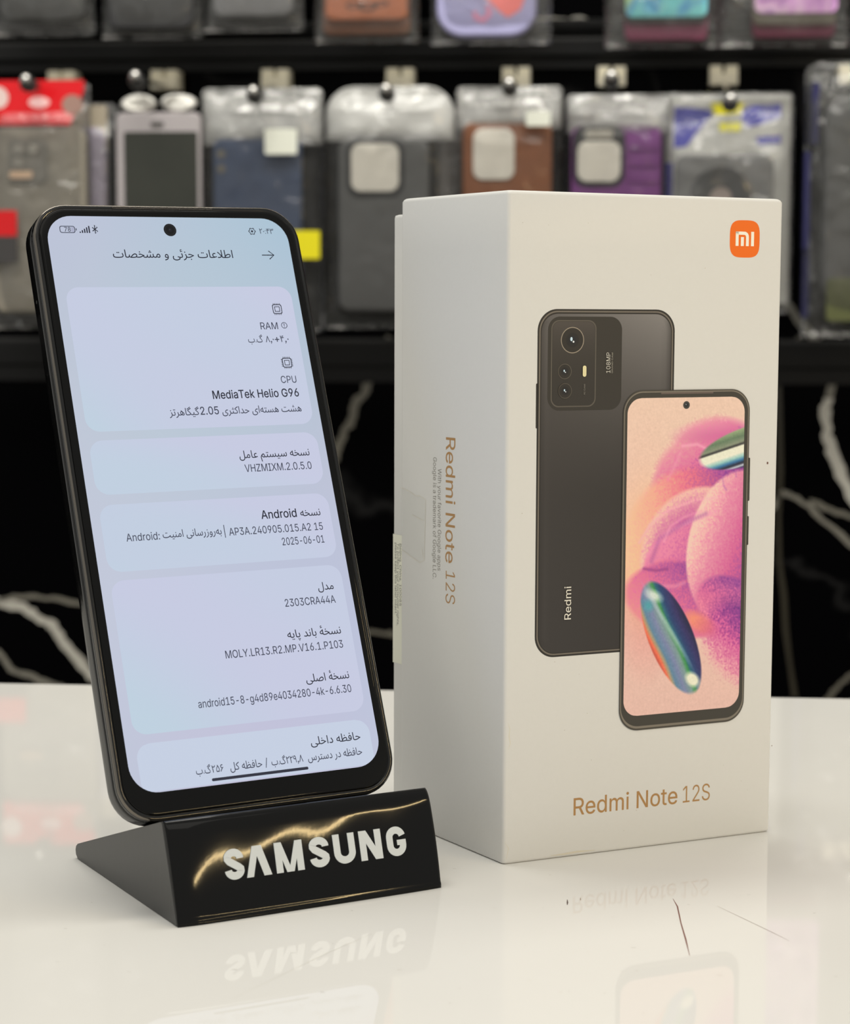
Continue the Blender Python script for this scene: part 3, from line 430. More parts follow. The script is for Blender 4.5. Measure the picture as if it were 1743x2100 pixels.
# ------------------------------------------------------------------ setting
def marble_mat():
    m = bpy.data.materials.new('black_marble'); m.use_nodes = True
    nt = m.node_tree; p = nt.nodes['Principled BSDF']
    tc = nt.nodes.new('ShaderNodeTexCoord')
    nz = nt.nodes.new('ShaderNodeTexNoise'); nz.inputs['Scale'].default_value = 1.7; nz.inputs['Detail'].default_value = 6
    nz.inputs['Distortion'].default_value = 0.6
    nt.links.new(tc.outputs['Object'], nz.inputs['Vector'])
    s = nt.nodes.new('ShaderNodeMath'); s.operation = 'SUBTRACT'; s.inputs[1].default_value = 0.5
    a = nt.nodes.new('ShaderNodeMath'); a.operation = 'ABSOLUTE'
    nt.links.new(nz.outputs['Fac'], s.inputs[0]); nt.links.new(s.outputs[0], a.inputs[0])
    cr = nt.nodes.new('ShaderNodeValToRGB')
    cr.color_ramp.elements[0].position = 0.0; cr.color_ramp.elements[0].color = (0.012, 0.012, 0.012, 1)
    cr.color_ramp.elements[1].position = 0.006; cr.color_ramp.elements[1].color = (0.0012, 0.0012, 0.0015, 1)
    nt.links.new(a.outputs[0], cr.inputs[0]); nt.links.new(cr.outputs[0], p.inputs['Base Color'])
    p.inputs['Roughness'].default_value = 0.15; p.inputs['Specular IOR Level'].default_value = 0.02
    return m
wall = MB(); wall.box(-2400, 0, -900, 2400, 60, 1700)
w_o = wall.build('wall_back', marble_mat(), kind='structure')
w_o.location = [c * MM for c in wp(0, 1822.6, 0)]; w_o.rotation_euler = (0, 0, -YW)
# white veins in the marble slabs
vn = MB()
def vein(pts, w, grey):
    P = []
    for (x0, z0), (x1, z1) in zip(pts[:-1], pts[1:]):
        for k in range(4): P.append((x0 + (x1 - x0) * k / 4 + rng.normal(0, 0.7), z0 + (z1 - z0) * k / 4 + rng.normal(0, 0.7)))
    P.append(pts[-1]); n = len(P); vs = []
    for i in range(n):
        a, b = P[max(i - 1, 0)], P[min(i + 1, n - 1)]
        dx, dz = b[0] - a[0], b[1] - a[1]; l = math.hypot(dx, dz) or 1
        ww = w / 2 * (0.75 + 0.5 * rng.random())
        vs += [(P[i][0] - dz / l * ww, -0.25, P[i][1] + dx / l * ww), (P[i][0] + dz / l * ww, -0.25, P[i][1] - dx / l * ww)]
    vn.add(vs, [(2 * i, 2 * i + 1, 2 * i + 3, 2 * i + 2) for i in range(n - 1)], lin(grey, grey - 3, grey - 12))
vein([(-620, -118), (-560.5, -125.2), (-547.1, -128.1), (-524.8, -132.2), (-509.4, -143), (-498.3, -148.5), (-491.8, -161.3), (-480.9, -174.4), (-464.3, -193.1), (-445.8, -208.3), (-400, -260)], 8.5, 172)
vein([(-560.5, -128.3), (-547, -125.9), (-520.2, -122.4), (-497.9, -124.3), (-471.3, -128.3), (-420, -133)], 4, 110)
vein([(-556.9, -170.3), (-548, -174.6), (-539.3, -188.7), (-512.6, -198.4), (-490.3, -204.7)], 5, 120)
vein([(-246, 0), (-242.3, 10.4), (-238, 21.1), (-228.5, 38.3), (-226.3, 51.1), (-218.6, 59.7), (-213, 74.6), (-205.7, 93.8), (-195, 110.8)], 7, 100)
vein([(-240, -146), (-216.7, -149.4), (-195, -152.1), (-177.7, -150.9), (-120, -158)], 4, 95)
vein([(120, 250), (135.4, 190.6), (142.1, 161.6), (145.4, 140.9), (157.2, 124.4), (167.8, 111.9), (178.4, 95.3), (187.1, 74.5), (183.3, 59.9)], 6.5, 122)
vein([(183.3, 59.9), (179.4, 49.4), (182.7, 28.5), (188.5, 9.6), (197.2, -11.3), (210.1, -34.3), (240, -80)], 9, 185)
vein([(110, -80), (127.3, -52.2), (139.5, -30.9), (145.6, -22.3), (153.9, -24.4), (172.9, -39), (203.8, -66.1), (260, -110)], 4.5, 120)
vein([(168.6, -29.7), (185.3, -36.7), (210.3, -43.6), (260, -55)], 4.5, 110)
vein([(184.6, -205.2), (198.9, -187.7), (213.3, -176.7), (260, -150)], 4, 95)
vein([(-120, 372), (-59.2, 379.5), (-44.6, 377.7), (-32.2, 380), (-21.8, 375.9), (-9.5, 376.5), (60, 384)], 6, 165)
vein([(141.8, 70.1), (144, -81.8), (159.4, -201.3)], 4, 50)
vein([(134, 70), (146.3, 95.2), (157.5, 111.9)], 4, 70)
vo = vn.build('trim_1', M_CARDINK, kind='structure', fix=False)
vo.location = w_o.location; vo.rotation_euler = w_o.rotation_euler
fl = MB(); fl.box(-3000, -2500, -960, 3000, 2600, -900)
fl.build('floor', pm('grey_floor_tile', lin(120, 116, 110), 0.35, 0.3, vary=0.15, bscale=3), kind='structure')

# display rails on the wall
def rail(label, zc, h, dep):
    b = MB()
    prof = [(0, -h / 2), (-dep * .55, -h / 2), (-dep * .55, -h * .18), (-dep, -h * .10), (-dep, h * .34), (-dep * .9, h * .42), (-dep * .4, h / 2), (0, h / 2)]
    b.loft([[(x, y, z) for y, z in prof] for x in (-2300, 2300)], smooth=False)
    o = b.build('display_rail', pm('black_painted_metal', (0.009, 0.009, 0.009), 0.45, 0.2, bump=0.05))
    o.location = [c * MM for c in wp(0, 1822.3, zc)]; o.rotation_euler = (0, 0, -YW)
    tag(o, label, 'rail', 'black rails along the marble wall')
rail('black metal rail right above the hooks of the middle row of cases', 352, 27, 15)
rail('black metal rail directly under the bottom ends of the top row of cases', 374, 12, 14)
rail('black metal rail low on the wall below the hanging phone cases', 90, 38, 5)

# ------------------------------------------------------------------ counter
TB = MB()
ring = lambda ins, z: [(x, y, z) for x, y in rr(-950 + ins, 110 + ins, 950 - ins, 766 - ins, 6, 5)]
TB.loft([ring(1.2, -18), ring(0, -17), ring(0, -1.2), ring(0.4, -0.35), ring(1.4, 0)])
M_TABLE = pm('white_gloss_laminate', (0.775, 0.765, 0.732), 0.025, 0.16, bump=0.0, vary=0.012, bscale=30)
ctr = thing('counter', 'white glossy shop counter carrying the phone and the white box', 'counter', (0, 0, 0), -YW)
top = TB.build('worktop', M_TABLE, ctr)
bd = MB(); bd.box(-900, 160, -900, 900, 740, -18)
bd.build('cabinet_body', pm('white_cabinet_board', (0.7, 0.69, 0.66), 0.4), ctr)
# scratches and specks in the worktop
sc = Sheet(lambda x, y, h: (x * U.x - y * U.y if False else x, y, h), 0.01)
def tw(x, y): return (x * U.x + y * U.y, x * N.x + y * N.y)      # world mm -> counter frame
def scratch(pts, w, col):
    q = Sheet(lambda x, y, h: (x, y, h), 0.01); q.stroke([tw(*p) for p in pts], w, col); q.build('scratch', M_INK, ctr)
def speck(pts, w, col): sc.stroke([tw(*p) for p in pts], w, col)
scratch([(60.5, 498.4), (60.8, 492), (60.0, 478), (59.6, 466), (59.0, 454)], [0.1, .35, .3, .38, .1], lin(120, 70, 60))
scratch([(70.4, 492.3), (75, 482.5), (80.2, 471.4), (83, 465)], [0.08, .2, .22, .08], lin(150, 135, 125))
scratch([(34.7, 497.5), (34.6, 495), (34.4, 493)], [0.15, .4, .15], lin(70, 45, 45))
scratch([(38.0, 499), (37.9, 497)], [0.15, .25], lin(150, 130, 120))
scratch([(-40, 425), (-22, 455), (-12, 470)], [.05, .18, .05], lin(205, 202, 190))
for k in range(70):
    x, y = rng.uniform(-90, 100), rng.uniform(415, 560); l = rng.uniform(.2, 1.2); a = rng.uniform(-.6, .6)
    g = int(rng.uniform(150, 205))
    speck([(x, y), (x + l * math.cos(a), y + l * math.sin(a))], rng.uniform(.1, .28), lin(g, g - 4, g - 12))
sc.build('dust_specks', M_INK, ctr, 'stuff')

# ------------------------------------------------------------------ boxed handset packaging
A, B, C = Vector((20.18, 528.59, 0)), Vector((94.54, 562.91, 0)), Vector((-6.88, 573.37, 0))
A1, B1, C1 = Vector((20.61, 528.59, 172.29)), Vector((95.16, 562.91, 171.67)), Vector((-6.56, 573.37, 172.07))
D, D1 = B + C - A, B1 + C1 - A1
BW, BH, BD = (B - A).length, 172.0, (C - A).length
box = thing('product_box', 'tall white carton with two printed phones and gold lettering beside the phone stand', 'box', tuple(A))
def rel(p): return p - A
def quadpt(s, t, q): return q[0] * (1 - s) * (1 - t) + q[1] * s * (1 - t) + q[2] * s * t + q[3] * (1 - s) * t
bot, topq = [A, B, D, C], [A1, B1, D1, C1]
def box_ring(k, ins, s0=0.0, s1=1.0, t0=0.0, t1=1.0, r=1.0):
    out = []
    q = [b0.lerp(b1, k) for b0, b1 in zip(bot, topq)]
    for x, y in rr(s0 * BW + ins, t0 * BD + ins, s1 * BW - ins, t1 * BD - ins, r, 4):
        p = rel(quadpt(x / BW, y / BD, q)); out.append((p.x, p.y, p.z))
    return out
M_CARD = pm('white_carton', (0.765, 0.76, 0.735), 0.42, 0.35, bump=0.04, bscale=900, vary=0.012)
lid = MB()
lid.loft([box_ring(0, .7), box_ring(.0018, .15), box_ring(.005, 0)] + [box_ring(k / 12, 0) for k in range(1, 12)]
         + [box_ring(.994, 0), box_ring(.9975, .3), box_ring(.9993, .7), box_ring(1, 1.2)])
lid_o = lid.build('lid', M_CARD, box)
bs = MB()
t1 = 58.28 / BD
bs.loft([box_ring(k, i, 0.012, 0.988, 0.5, t1) for k, i in ((.021, .7), (.0225, .1), (.026, 0), (.5, 0), (.970, 0), (.9745, .15), (.976, .8))])
base_o = bs.build('base', M_CARD, box)
nf = (B - A).cross(Vector((0, 0, 1))).normalized()
def front(s, t, h):
    p = rel(quadpt(s / BW, t / 172.0, [A, B, B1, A1])) + nf * h; return (p.x, p.y, p.z)
nl = (A - C).cross(Vector((0, 0, 1))).normalized()
def left(s, t, h):                       # s runs from the near edge to the back
    p = rel(quadpt(s / BD, t / 172.0, [A, C, C1, A1])) + nl * h; return (p.x, p.y, p.z)

GOLD = lin(163, 124, 76, INK)
def lower_title(fn, name):
    pass
t = Sheet(front)
t.text('Redmi Note ', 20.6, 52.2, 10.9, 6.45, GOLD, 0.006)
t.text('12S', 53.9, 62.4, 10.9, 6.45, GOLD, -0.004)
t.build('title_lettering', M_INK, lid_o)
# orange emblem
e = Sheet(front); e.poly(squircle(69.95, 161.2, 4.65, 4.9, 3.6), lin(238, 108, 4, 1.1)); e.up()
WH = lin(232, 228, 214, INK)
def ex(a): return 65.3 + 9.3 * a
def ez(a): return 166.1 - 9.8 * a
wst = 0.098
e.poly([(ex(.195), ez(.69)), (ex(.195 + wst), ez(.69)), (ex(.195 + wst), ez(.305)), (ex(.195), ez(.305))], WH)
e.poly([(ex(.71), ez(.69)), (ex(.71 + wst), ez(.69)), (ex(.71 + wst), ez(.305)), (ex(.71), ez(.305))], WH)
e.poly([(ex(.37), ez(.69)), (ex(.37 + wst), ez(.69)), (ex(.37 + wst), ez(.45)), (ex(.37), ez(.45))], WH)
arc_o = [(ex(.635), ez(.69)), (ex(.635), ez(.45))] + [(ex(.635 - .145 * (1 - math.cos(R(a)))), ez(.45 - .145 * math.sin(R(a)))) for a in range(10, 91, 10)] + [(ex(.195), ez(.305))]
arc_i = [(ex(.54), ez(.69)), (ex(.54), ez(.45))] + [(ex(.54 - .06 * (1 - math.cos(R(a)))), ez(.45 - .06 * math.sin(R(a)))) for a in range(10, 91, 10)] + [(ex(.195), ez(.39))]
n_ = len(arc_o)
e.add([e.fn(x, z, e.h) for x, z in arc_o + arc_i], [(i, i + 1, n_ + i + 1, n_ + i) for i in range(n_ - 1)], WH)
e.build('emblem', M_INK, lid_o)

# printed picture: back of a phone
def g(*c): return lin(*c, INK)
p = Sheet(front)
p.poly(rr(8.35, 112.3, 9.0, 123.7, .25), g(40, 37, 34))
p.poly(rr(8.65, 53.2, 48.95, 142.5, 5.6, 12), g(38, 35, 32)); p.up()
p.ringpoly(rr(9.15, 53.7, 48.45, 142.05, 5.2, 12), rr(9.5, 54.05, 48.1, 141.7, 4.9, 12), g(108, 101, 92)); p.up()
def rear_col(x, z):
    a = np.clip((z - .45) / .55, 0, 1); k = 48 + 64 * a ** 1.4 * (.55 + .6 * x) - 8 * x * (1 - a)
    edge = 1 - .35 * np.exp(-(min(x, 1 - x) / .03) ** 2)
    if x < .06: k += 18 * (1 - x / .06)
    k *= edge
    return g(min(k + 2, 150), min(k - 1, 150), min(k - 2, 150))
p.rrgrad(9.75, 54.3, 47.85, 141.3, 4.7, rear_col, 24, 50); p.up()
p.poly(rr(11.6, 116.7, 33.15, 140.6, 3.4, 10), g(46, 43, 39)); p.up()
p.ringpoly(rr(12.55, 117.6, 25.6, 139.7, 2.2, 10), rr(12.85, 117.9, 25.3, 139.4, 2.0, 10), g(84, 79, 72)); p.up()
p.rrgrad(12.95, 118.0, 25.2, 139.3, 1.9, lambda x, z: g(44 + 26 * z ** 3, 41 + 24 * z ** 3, 38 + 24 * z ** 3), 4, 12); p.up()
for cx, cz, r, hi in ((18.66, 134.63, 3.35, 1), (16.5, 126.7, 1.95, .4), (16.6, 121.75, 1.95, .3)):
    p.ringpoly(circ(cx, cz, r, 40), circ(cx, cz, r * .93, 40), g(60 + 80 * hi, 56 + 74 * hi, 50 + 66 * hi)); p.up()
    p.poly(circ(cx, cz, r * .93, 40), g(38, 35, 32)); p.up()
    p.poly(circ(cx, cz, r * .55, 30), g(28, 27, 28)); p.up()
    p.poly(circ(cx, cz, r * .3, 24), g(20, 24, 32)); p.up()
    p.poly(circ(cx - r * .1, cz + r * .08, r * .1, 12, r * .16), g(190, 215, 235)); p.poly(circ(cx + r * .08, cz - r * .12, r * .08, 12), g(210, 215, 220)); p.up()
p.poly(rr(21.65, 125.3, 22.7, 128.15, .5), g(214, 205, 160)); p.up()
def vert(fn, x, z0):                                                # lettering that climbs the sheet
    return lambda s_, t_, h: fn(x - t_, z0 + s_, h)
def vtext(sh, body, x, z0, z1, size, col, off=0.0, down=False):
    v, f, (a, b_) = glyphs(body, off); k = (z1 - z0) / (b_ - a)
    if down: P = [(x + y * size, z1 - (q - a) * k) for q, y in v]
    else: P = [(x - y * size, z0 + (q - a) * k) for q, y in v]
    sh.add([sh.fn(q, z, sh.h) for q, z in P], f, col)
vtext(p, '108MP', 29.7, 126.2, 131.45, 1.75, g(190, 186, 176))
vtext(p, 'GRAND CAM', 30.45, 126.15, 131.4, .62, g(150, 146, 136))
vtext(p, 'AI CAM', 22.4, 120.7, 123.4, .6, g(130, 126, 118))
vtext(p, 'Redmi', 19.0, 62.8, 71.35, 2.75, g(214, 210, 198), 0.004)
p.build('printed_rear_phone', M_INK, lid_o)

# printed picture: front of a phone with its abstract wallpaper
p = Sheet(front, 0.19)
p.poly(rr(72.2, 91.6, 72.95, 103.2, .25), g(52, 48, 44)); p.poly(rr(72.2, 79.7, 72.9, 87.5, .25), g(52, 48, 44)); p.up()
p.poly(rr(33.75, 31.9, 72.5, 121.6, 5.8, 12), g(66, 62, 55)); p.up()
p.ringpoly(rr(34.05, 32.4, 72.2, 121.3, 5.5, 12), rr(34.3, 33.0, 71.95, 121.0, 5.3, 12), g(118, 111, 100)); p.up()
p.poly(rr(34.35, 33.1, 71.9, 120.9, 5.2, 12), g(58, 55, 49)); p.up()
p.poly(rr(45, 120.55, 61, 121.0, .2), g(96, 84, 78)); p.up()
p.build('printed_front_phone', M_INK, lid_o)

def wallpaper(sh, x0, z0, x1, z1, r, nx, nz):
    # coordinates: X 0..1 left to right, Y 0..1.  top to bottom, in units of the picture width for shapes (Y scaled by aspect)
    asp = (z1 - z0) / (x1 - x0)
    X, Y = np.meshgrid(np.linspace(0, 1, nx + 1), np.linspace(0, asp, nz + 1))
    def px(a): return (a - 1282) / 241.0
    def py(a): return (a - 815) / 241.0 * (asp / 2.718)
    n1 = rng.normal(0, 1, X.shape)
    sm = n1.copy()
    for _ in range(2): sm = (sm + np.roll(sm, 1, 0) + np.roll(sm, -1, 0) + np.roll(sm, 1, 1) + np.roll(sm, -1, 1)) / 5
    sm = sm / sm.std()
    Cc = np.zeros(X.shape + (3,))
    def c3(*c): return np.array(c, float)
    Cc[:] = c3(224, 194, 178)
    Cc += (c3(222, 184, 176) - c3(224, 194, 178)) * np.clip(Y / asp, 0, 1)[..., None]
    def ss(d, w): return np.clip(.5 - d / w, 0, 1)
    def ell(cx, cy, rx, ry, ang=0):
        a = R(ang); dx, dy = X - px(cx), Y - py(cy); u = dx * math.cos(a) + dy * math.sin(a); v = -dx * math.sin(a) + dy * math.cos(a)
        rx, ry = rx / 241., ry / 241.
        q = np.sqrt((u / rx) ** 2 + (v / ry) ** 2); return (q - 1) * min(rx, ry), u / rx, v / ry
    def lay(mask, col):
        nonlocal Cc
        Cc = Cc * (1 - mask[..., None]) + col * mask[..., None]
    def grad(v, stops):
        v = np.clip(v, 0, 1); out = np.zeros(v.shape + (3,))
        xs = [s_[0] for s_ in stops]
        for k in range(3): out[..., k] = np.interp(v, xs, [s_[1][k] for s_ in stops])
        return out
    st = sm[..., None]
    PALE, PINK, ROSE, PUR, DEEP = c3(232, 190, 172), c3(216, 124, 150), c3(203, 92, 152), c3(150, 66, 150), c3(104, 48, 136)
    # soft glow at the left
    d, u, v = ell(1330, 1130, 70, 170, 0); lay(.75 * ss(d, .25), grad(.5 + .5 * v, [(0, c3(226, 188, 172)), (.5, c3(238, 184, 142)), (1, c3(220, 140, 140))]))
    # top mound
    d1, u, v = ell(1465, 965, 105, 92, 0); d2, u2, v2 = ell(1400, 985, 62, 75, 25)
    d = np.minimum(d1, d2)
    lay(ss(d + .008 * sm * (u < .2), .06), grad(.5 + .30 * u + .35 * v + .05 * sm, [(0, c3(226, 160, 170)), (.35, c3(212, 108, 158)), (.6, PUR), (.8, DEEP), (1, c3(120, 55, 140))]))
    d, u, v = ell(1460, 885, 62, 16, -4); lay(.6 * ss(d, .08), grad(.5 + .5 * v, [(0, c3(226, 140, 175)), (1, c3(190, 84, 150))]))
    # sweeping petals
    d, u, v = ell(1420, 1135, 140, 150, -20)
    lay(ss(d, .06), grad(.5 + .45 * u + .12 * v + .04 * sm, [(0, c3(240, 196, 160)), (.25, c3(232, 168, 150)), (.5, c3(222, 112, 140)), (.8, PUR), (1, DEEP)]))
    d, u, v = ell(1440, 1150, 128, 128, -25)
    lay(ss(d, .03), grad(np.clip(-d * 2.6, 0, 1) + .06 * sm, [(0, c3(234, 188, 176)), (.25, c3(216, 140, 168)), (.55, c3(196, 96, 158)), (1, c3(140, 70, 152))]))
    d, u, v = ell(1460, 1130, 118, 70, -24)
    lay(.85 * ss(d, .03), grad(np.clip(-d * 4.0, 0, 1) + .08 * sm, [(0, c3(236, 160, 184)), (.3, c3(208, 110, 165)), (.7, c3(160, 78, 156)), (1, c3(120, 60, 145))]))
    d, u, v = ell(1400, 1170, 84, 78, -30)
    lay(.95 * ss(d, .025), grad(np.clip(.3 + .3 * u + .35 * v, 0, 1) + .09 * sm, [(0, c3(226, 132, 170)), (.3, c3(206, 104, 160)), (.7, c3(168, 80, 156)), (1, c3(122, 58, 146))]))
    d, u, v = ell(1372, 1205, 60, 50, 10)
    lay(.8 * ss(d, .03), grad(.5 + .5 * u + .08 * sm, [(0, c3(228, 128, 156)), (.6, c3(204, 98, 156)), (1, c3(128, 62, 148))]))
    # lower pink flesh
    d, u, v = ell(1405, 1235, 125, 66, 12)
    lay(ss(d, .03), grad(.5 + .35 * u - .3 * v + .06 * sm, [(0, c3(226, 140, 150)), (.4, c3(214, 106, 154)), (.75, c3(160, 74, 152)), (1, DEEP)]))
    # right big lobe
    d, u, v = ell(1512, 1130, 104, 140, 12)
    lay(ss(d, .02), grad(np.clip(.5 + .55 * u + .12 * v, 0, 1) + .045 * sm, [(0, c3(238, 196, 186)), (.22, c3(222, 140, 170)), (.5, c3(204, 94, 150)), (.78, c3(146, 66, 150)), (1, c3(92, 46, 132))]))
    d, u, v = ell(1505, 1255, 80, 50, 25)
    lay(ss(d, .03), grad(.5 + .5 * v + .06 * sm, [(0, c3(140, 66, 150)), (.45, c3(206, 100, 156)), (1, c3(228, 134, 160))]))
    # bottom right lobe
    d, u, v = ell(1530, 1335, 95, 66, 42)
    lay(ss(d + .012 * sm * (v > .2), .10), grad(.5 + .5 * v + .07 * sm, [(0, c3(96, 46, 130)), (.35, c3(150, 62, 146)), (.6, c3(206, 92, 156)), (1, c3(226, 160, 172))]))
    d, u, v = ell(1440, 1288, 34, 16, 30); lay(ss(d, .05), grad(.5 + .5 * u, [(0, c3(238, 150, 112)), (1, c3(206, 92, 140))]))
    def crease(pts, w, col, k):
        nonlocal Cc
        P = np.array([(px(a), py(b_)) for a, b_ in pts]); dmin = np.full(X.shape, 9.)
        Q = []
        for i in range(len(P) - 1):
            for t_ in np.linspace(0, 1, 10, endpoint=False): Q.append(P[i] * (1 - t_) + P[i + 1] * t_)
        for q in Q: dmin = np.minimum(dmin, np.hypot(X - q[0], Y - q[1]))
        m_ = k * np.exp(-(dmin / (w / 241.)) ** 2); lay(m_, c3(*col) + 0 * st)
    for pts, w, col, k in (([(1310, 1110), (1330, 1075), (1370, 1045), (1420, 1028), (1490, 1022)], 3, (240, 176, 190), .6), ([(1325, 1140), (1360, 1095), (1420, 1068), (1470, 1052)], 4, (232, 150, 186), .55),
            ([(1335, 1150), (1350, 1105), (1400, 1075), (1450, 1055)], 5, (150, 74, 152), .4), ([(1360, 1110), (1372, 1080), (1400, 1062), (1440, 1050)], 3, (236, 160, 190), .5), ([(1320, 1165), (1345, 1170), (1370, 1168)], 3, (140, 58, 130), .7),
            ([(1330, 1195), (1355, 1203), (1385, 1205), (1405, 1198)], 4, (232, 150, 180), .5), ([(1475, 960), (1482, 1000), (1488, 1010)], 2, (170, 90, 170), .5), ([(1506, 950), (1508, 985)], 2, (170, 90, 170), .4),
            ([(1395, 915), (1425, 912), (1450, 925)], 3, (238, 170, 196), .6), ([(1390, 930), (1375, 965), (1365, 985)], 3, (232, 150, 186), .4)): crease(pts, w, col, k)
    # two glossy iridescent pills of the picture
    d, u, v = ell(1378, 1313, 113, 44, 63.5)
    w_ = .5 - .5 * v
    band = grad(1 - w_ + .02 * np.sin(u * 5), [(0, c3(28, 28, 62)), (.16, c3(48, 44, 98)), (.3, c3(34, 60, 110)), (.38, c3(36, 96, 120)), (.44, c3(60, 140, 80)), (.52, c3(120, 150, 150)),
                                             (.66, c3(120, 130, 170)), (.8, c3(92, 130, 160)), (.87, c3(170, 150, 120)), (.93, c3(230, 110, 80)), (1, c3(190, 80, 70))])
    lay(ss(d, .012), band)
    dh, _, _ = ell(1424, 1404, 16, 11, 40); lay(ss(dh, .03), c3(226, 226, 206) + 0 * st)
    dh, _, _ = ell(1341, 1222, 16, 8, 25); lay(.9 * ss(dh, .04), c3(214, 224, 220) + 0 * st)
    dh, _, _ = ell(1330, 1242, 10, 8, 60); lay(.8 * ss(dh, .04), c3(70, 160, 170) + 0 * st)
    dh, _, _ = ell(1372, 1290, 70, 4, 56); lay(.55 * ss(dh, .02), c3(190, 205, 225) + 0 * st)
    d, u, v = ell(1548, 915, 120, 36, -13)
    band = grad(.5 + .5 * v + .05 * u, [(0, c3(150, 170, 130)), (.18, c3(96, 120, 96)), (.32, c3(130, 140, 120)), (.38, c3(40, 40, 44)), (.42, c3(222, 224, 206)), (.58, c3(226, 226, 210)),
                              (.68, c3(140, 190, 190)), (.76, c3(50, 110, 160)), (.84, c3(30, 30, 50)), (.9, c3(190, 200, 215)), (.95, c3(50, 40, 80)), (1, c3(120, 70, 150))])
    lay(ss(d, .012), band)
    Cc = np.clip(Cc + 2.0 * st, 0, 255)
    L = Cc / 255; L = np.where(L <= .04045, L / 12.92, ((L + .055) / 1.055) ** 2.4) * INK
    L = np.clip(L, 0, 1).reshape(-1, 3)
    pts = []
    for j in range(nz + 1):
        z = z1 - (z1 - z0) * j / nz
        dd = max(z0 + r - z, z - (z1 - r), 0); ins = r - math.sqrt(max(r * r - dd * dd, 0)) if dd > 0 else 0
        for i in range(nx + 1):
            x = x0 + (x1 - x0) * i / nx; pts.append(sh.fn(min(max(x, x0 + ins), x1 - ins), z, sh.h))
    fs = [(j * (nx + 1) + i, (j + 1) * (nx + 1) + i, (j + 1) * (nx + 1) + i + 1, j * (nx + 1) + i + 1) for j in range(nz) for i in range(nx)]
    sh.add(pts, fs, [tuple(c) for c in L])
wpz = Sheet(front, 0.27); wallpaper(wpz, 35.0, 35.85, 70.85, 119.6, 4.2, 220, 514)
wpz.up(); wpz.poly(circ(52.75, 117.6, 1.02, 30), g(60, 58, 56)); wpz.up(); wpz.poly(circ(52.75, 117.6, .55, 20), g(28, 30, 34)); wpz.up(); wpz.poly(circ(52.6, 117.75, .18, 10), g(120, 130, 140))
wpz.build('printed_wallpaper', M_INK, lid_o)
# specks and scuffs on the front
s = Sheet(front, 0.02)
s.poly(circ(78.6, 101.6, .28, 10, .36), g(96, 60, 50)); s.poly(circ(82, 24, .16, 8), g(140, 125, 110))
for k in range(26): s.poly(circ(rng.uniform(4, 78), rng.uniform(4, 168), rng.uniform(.06, .14), 8), g(176, 170, 158))
s.build('dust_specks', M_INK, lid_o, 'stuff')
s = Sheet(front, 0.02); s.stroke([(14, .9), (18, .9), (22, 1.1), (27, .9)], [.1, .45, .5, .1], g(198, 192, 176))
s.build('scuff_mark', M_INK, lid_o); s = Sheet(front, 0.02); s.stroke([(1.2, 37.0), (1.7, 35.5), (1.5, 33.5), (1.9, 31.6), (1.3, 30.2)], [.05, .2, .3, .2, .05], g(204, 200, 186))
s.build('scuff_mark', M_INK, lid_o); s = Sheet(front, 0.02); s.stroke([(.5, 6), (1.6, 4.2), (1.0, 1.4)], [.05, .2, .1], g(202, 197, 184))
s.build('scuff_mark', M_INK, lid_o)

# left face: vertical lettering reading downwards, clear tape, paper label
t = Sheet(left)
def ltext(body, s_base, s_cap, z_top, z_bot, col, off=0.0, capratio=.69):
    # text runs downwards; cap tops point towards the near edge (smaller s)
    v, f, (a, b_) = glyphs(body, off); k = (z_top - z_bot) / (b_ - a); size = (s_base - s_cap) / capratio
    t.add([t.fn(s_base - y * size, z_top - (q - a) * k, t.h) for q, y in v], f, col)
ltext('Redmi Note ', 28.75, 24.2, 108.7, 75.4, GOLD, 0.006)
ltext('12S', 28.6, 24.0, 73.2, 64.6, GOLD, -0.004)
t.build('side_title', M_INK, lid_o)
t = Sheet(left)
GR = lin(120, 116, 108, INK)
ltext('With your favorite Google apps', 32.75, 31.0, 100.1, 72.8, GR)
ltext('Google is a trademark of Google LLC.', 35.2, 33.45, 103.0, 70.3, GR)
t.build('small_print', M_INK, lid_o)
tp = Sheet(left, 0.05)
tp.poly([(52.2, 93.6), (47, 92.8), (44, 91.9), (42, 92.1), (39.0, 91.3), (39.2, 84), (39.6, 74.8), (42, 73.9), (45, 75), (52.2, 76.6)], None)
tape = tp.build('clear_tape', film_mat('clear_tape_film', .0, 0, 60, .02, (.96, .96, .95), .12), lid_o)
tp = Sheet(left, 0.09)
for pts in ([(52, 93.6), (47, 92.8), (44, 91.9), (42, 92.1), (39.0, 91.3), (39.2, 84), (39.6, 74.8), (42, 73.9), (52, 76.6)], [(46, 86.6), (40.3, 85.6)], [(41, 78), (40, 75.5)]):
    tp.stroke(pts, .16, lin(206, 202, 190, INK))
tp.build('tape_edge', M_INK, lid_o)
def baseside(s_, t_, h):
    p = rel(quadpt(s_ / BD, t_ / 172.0, [A, C, C1, A1])) + nl * (h - .95); return (p.x, p.y, p.z)
lb = Sheet(baseside, 0.06)
lb.poly([(57.9, 80.2), (52.6, 80.2), (52.6, 44.2), (57.9, 44.2)], lin(222, 222, 206, INK)); lb.up()
for s_, z0_, z1_, body in ((53.9, 77.8, 60.5, 'Beijing, China, 100085'), (55.2, 77.8, 54.8, 'To protect your consumer rights,'), (56.4, 77.8, 57.8, 'please keep this label intact.')):
    v, f, (a, b_) = glyphs(body); k = (z0_ - z1_) / (b_ - a)
    lb.add([lb.fn(s_ - (y - .3) * 1.5, z0_ - (q - a) * k, lb.h) for q, y in v], f, lin(92, 90, 84))
lb.build('paper_label', M_INK, base_o)

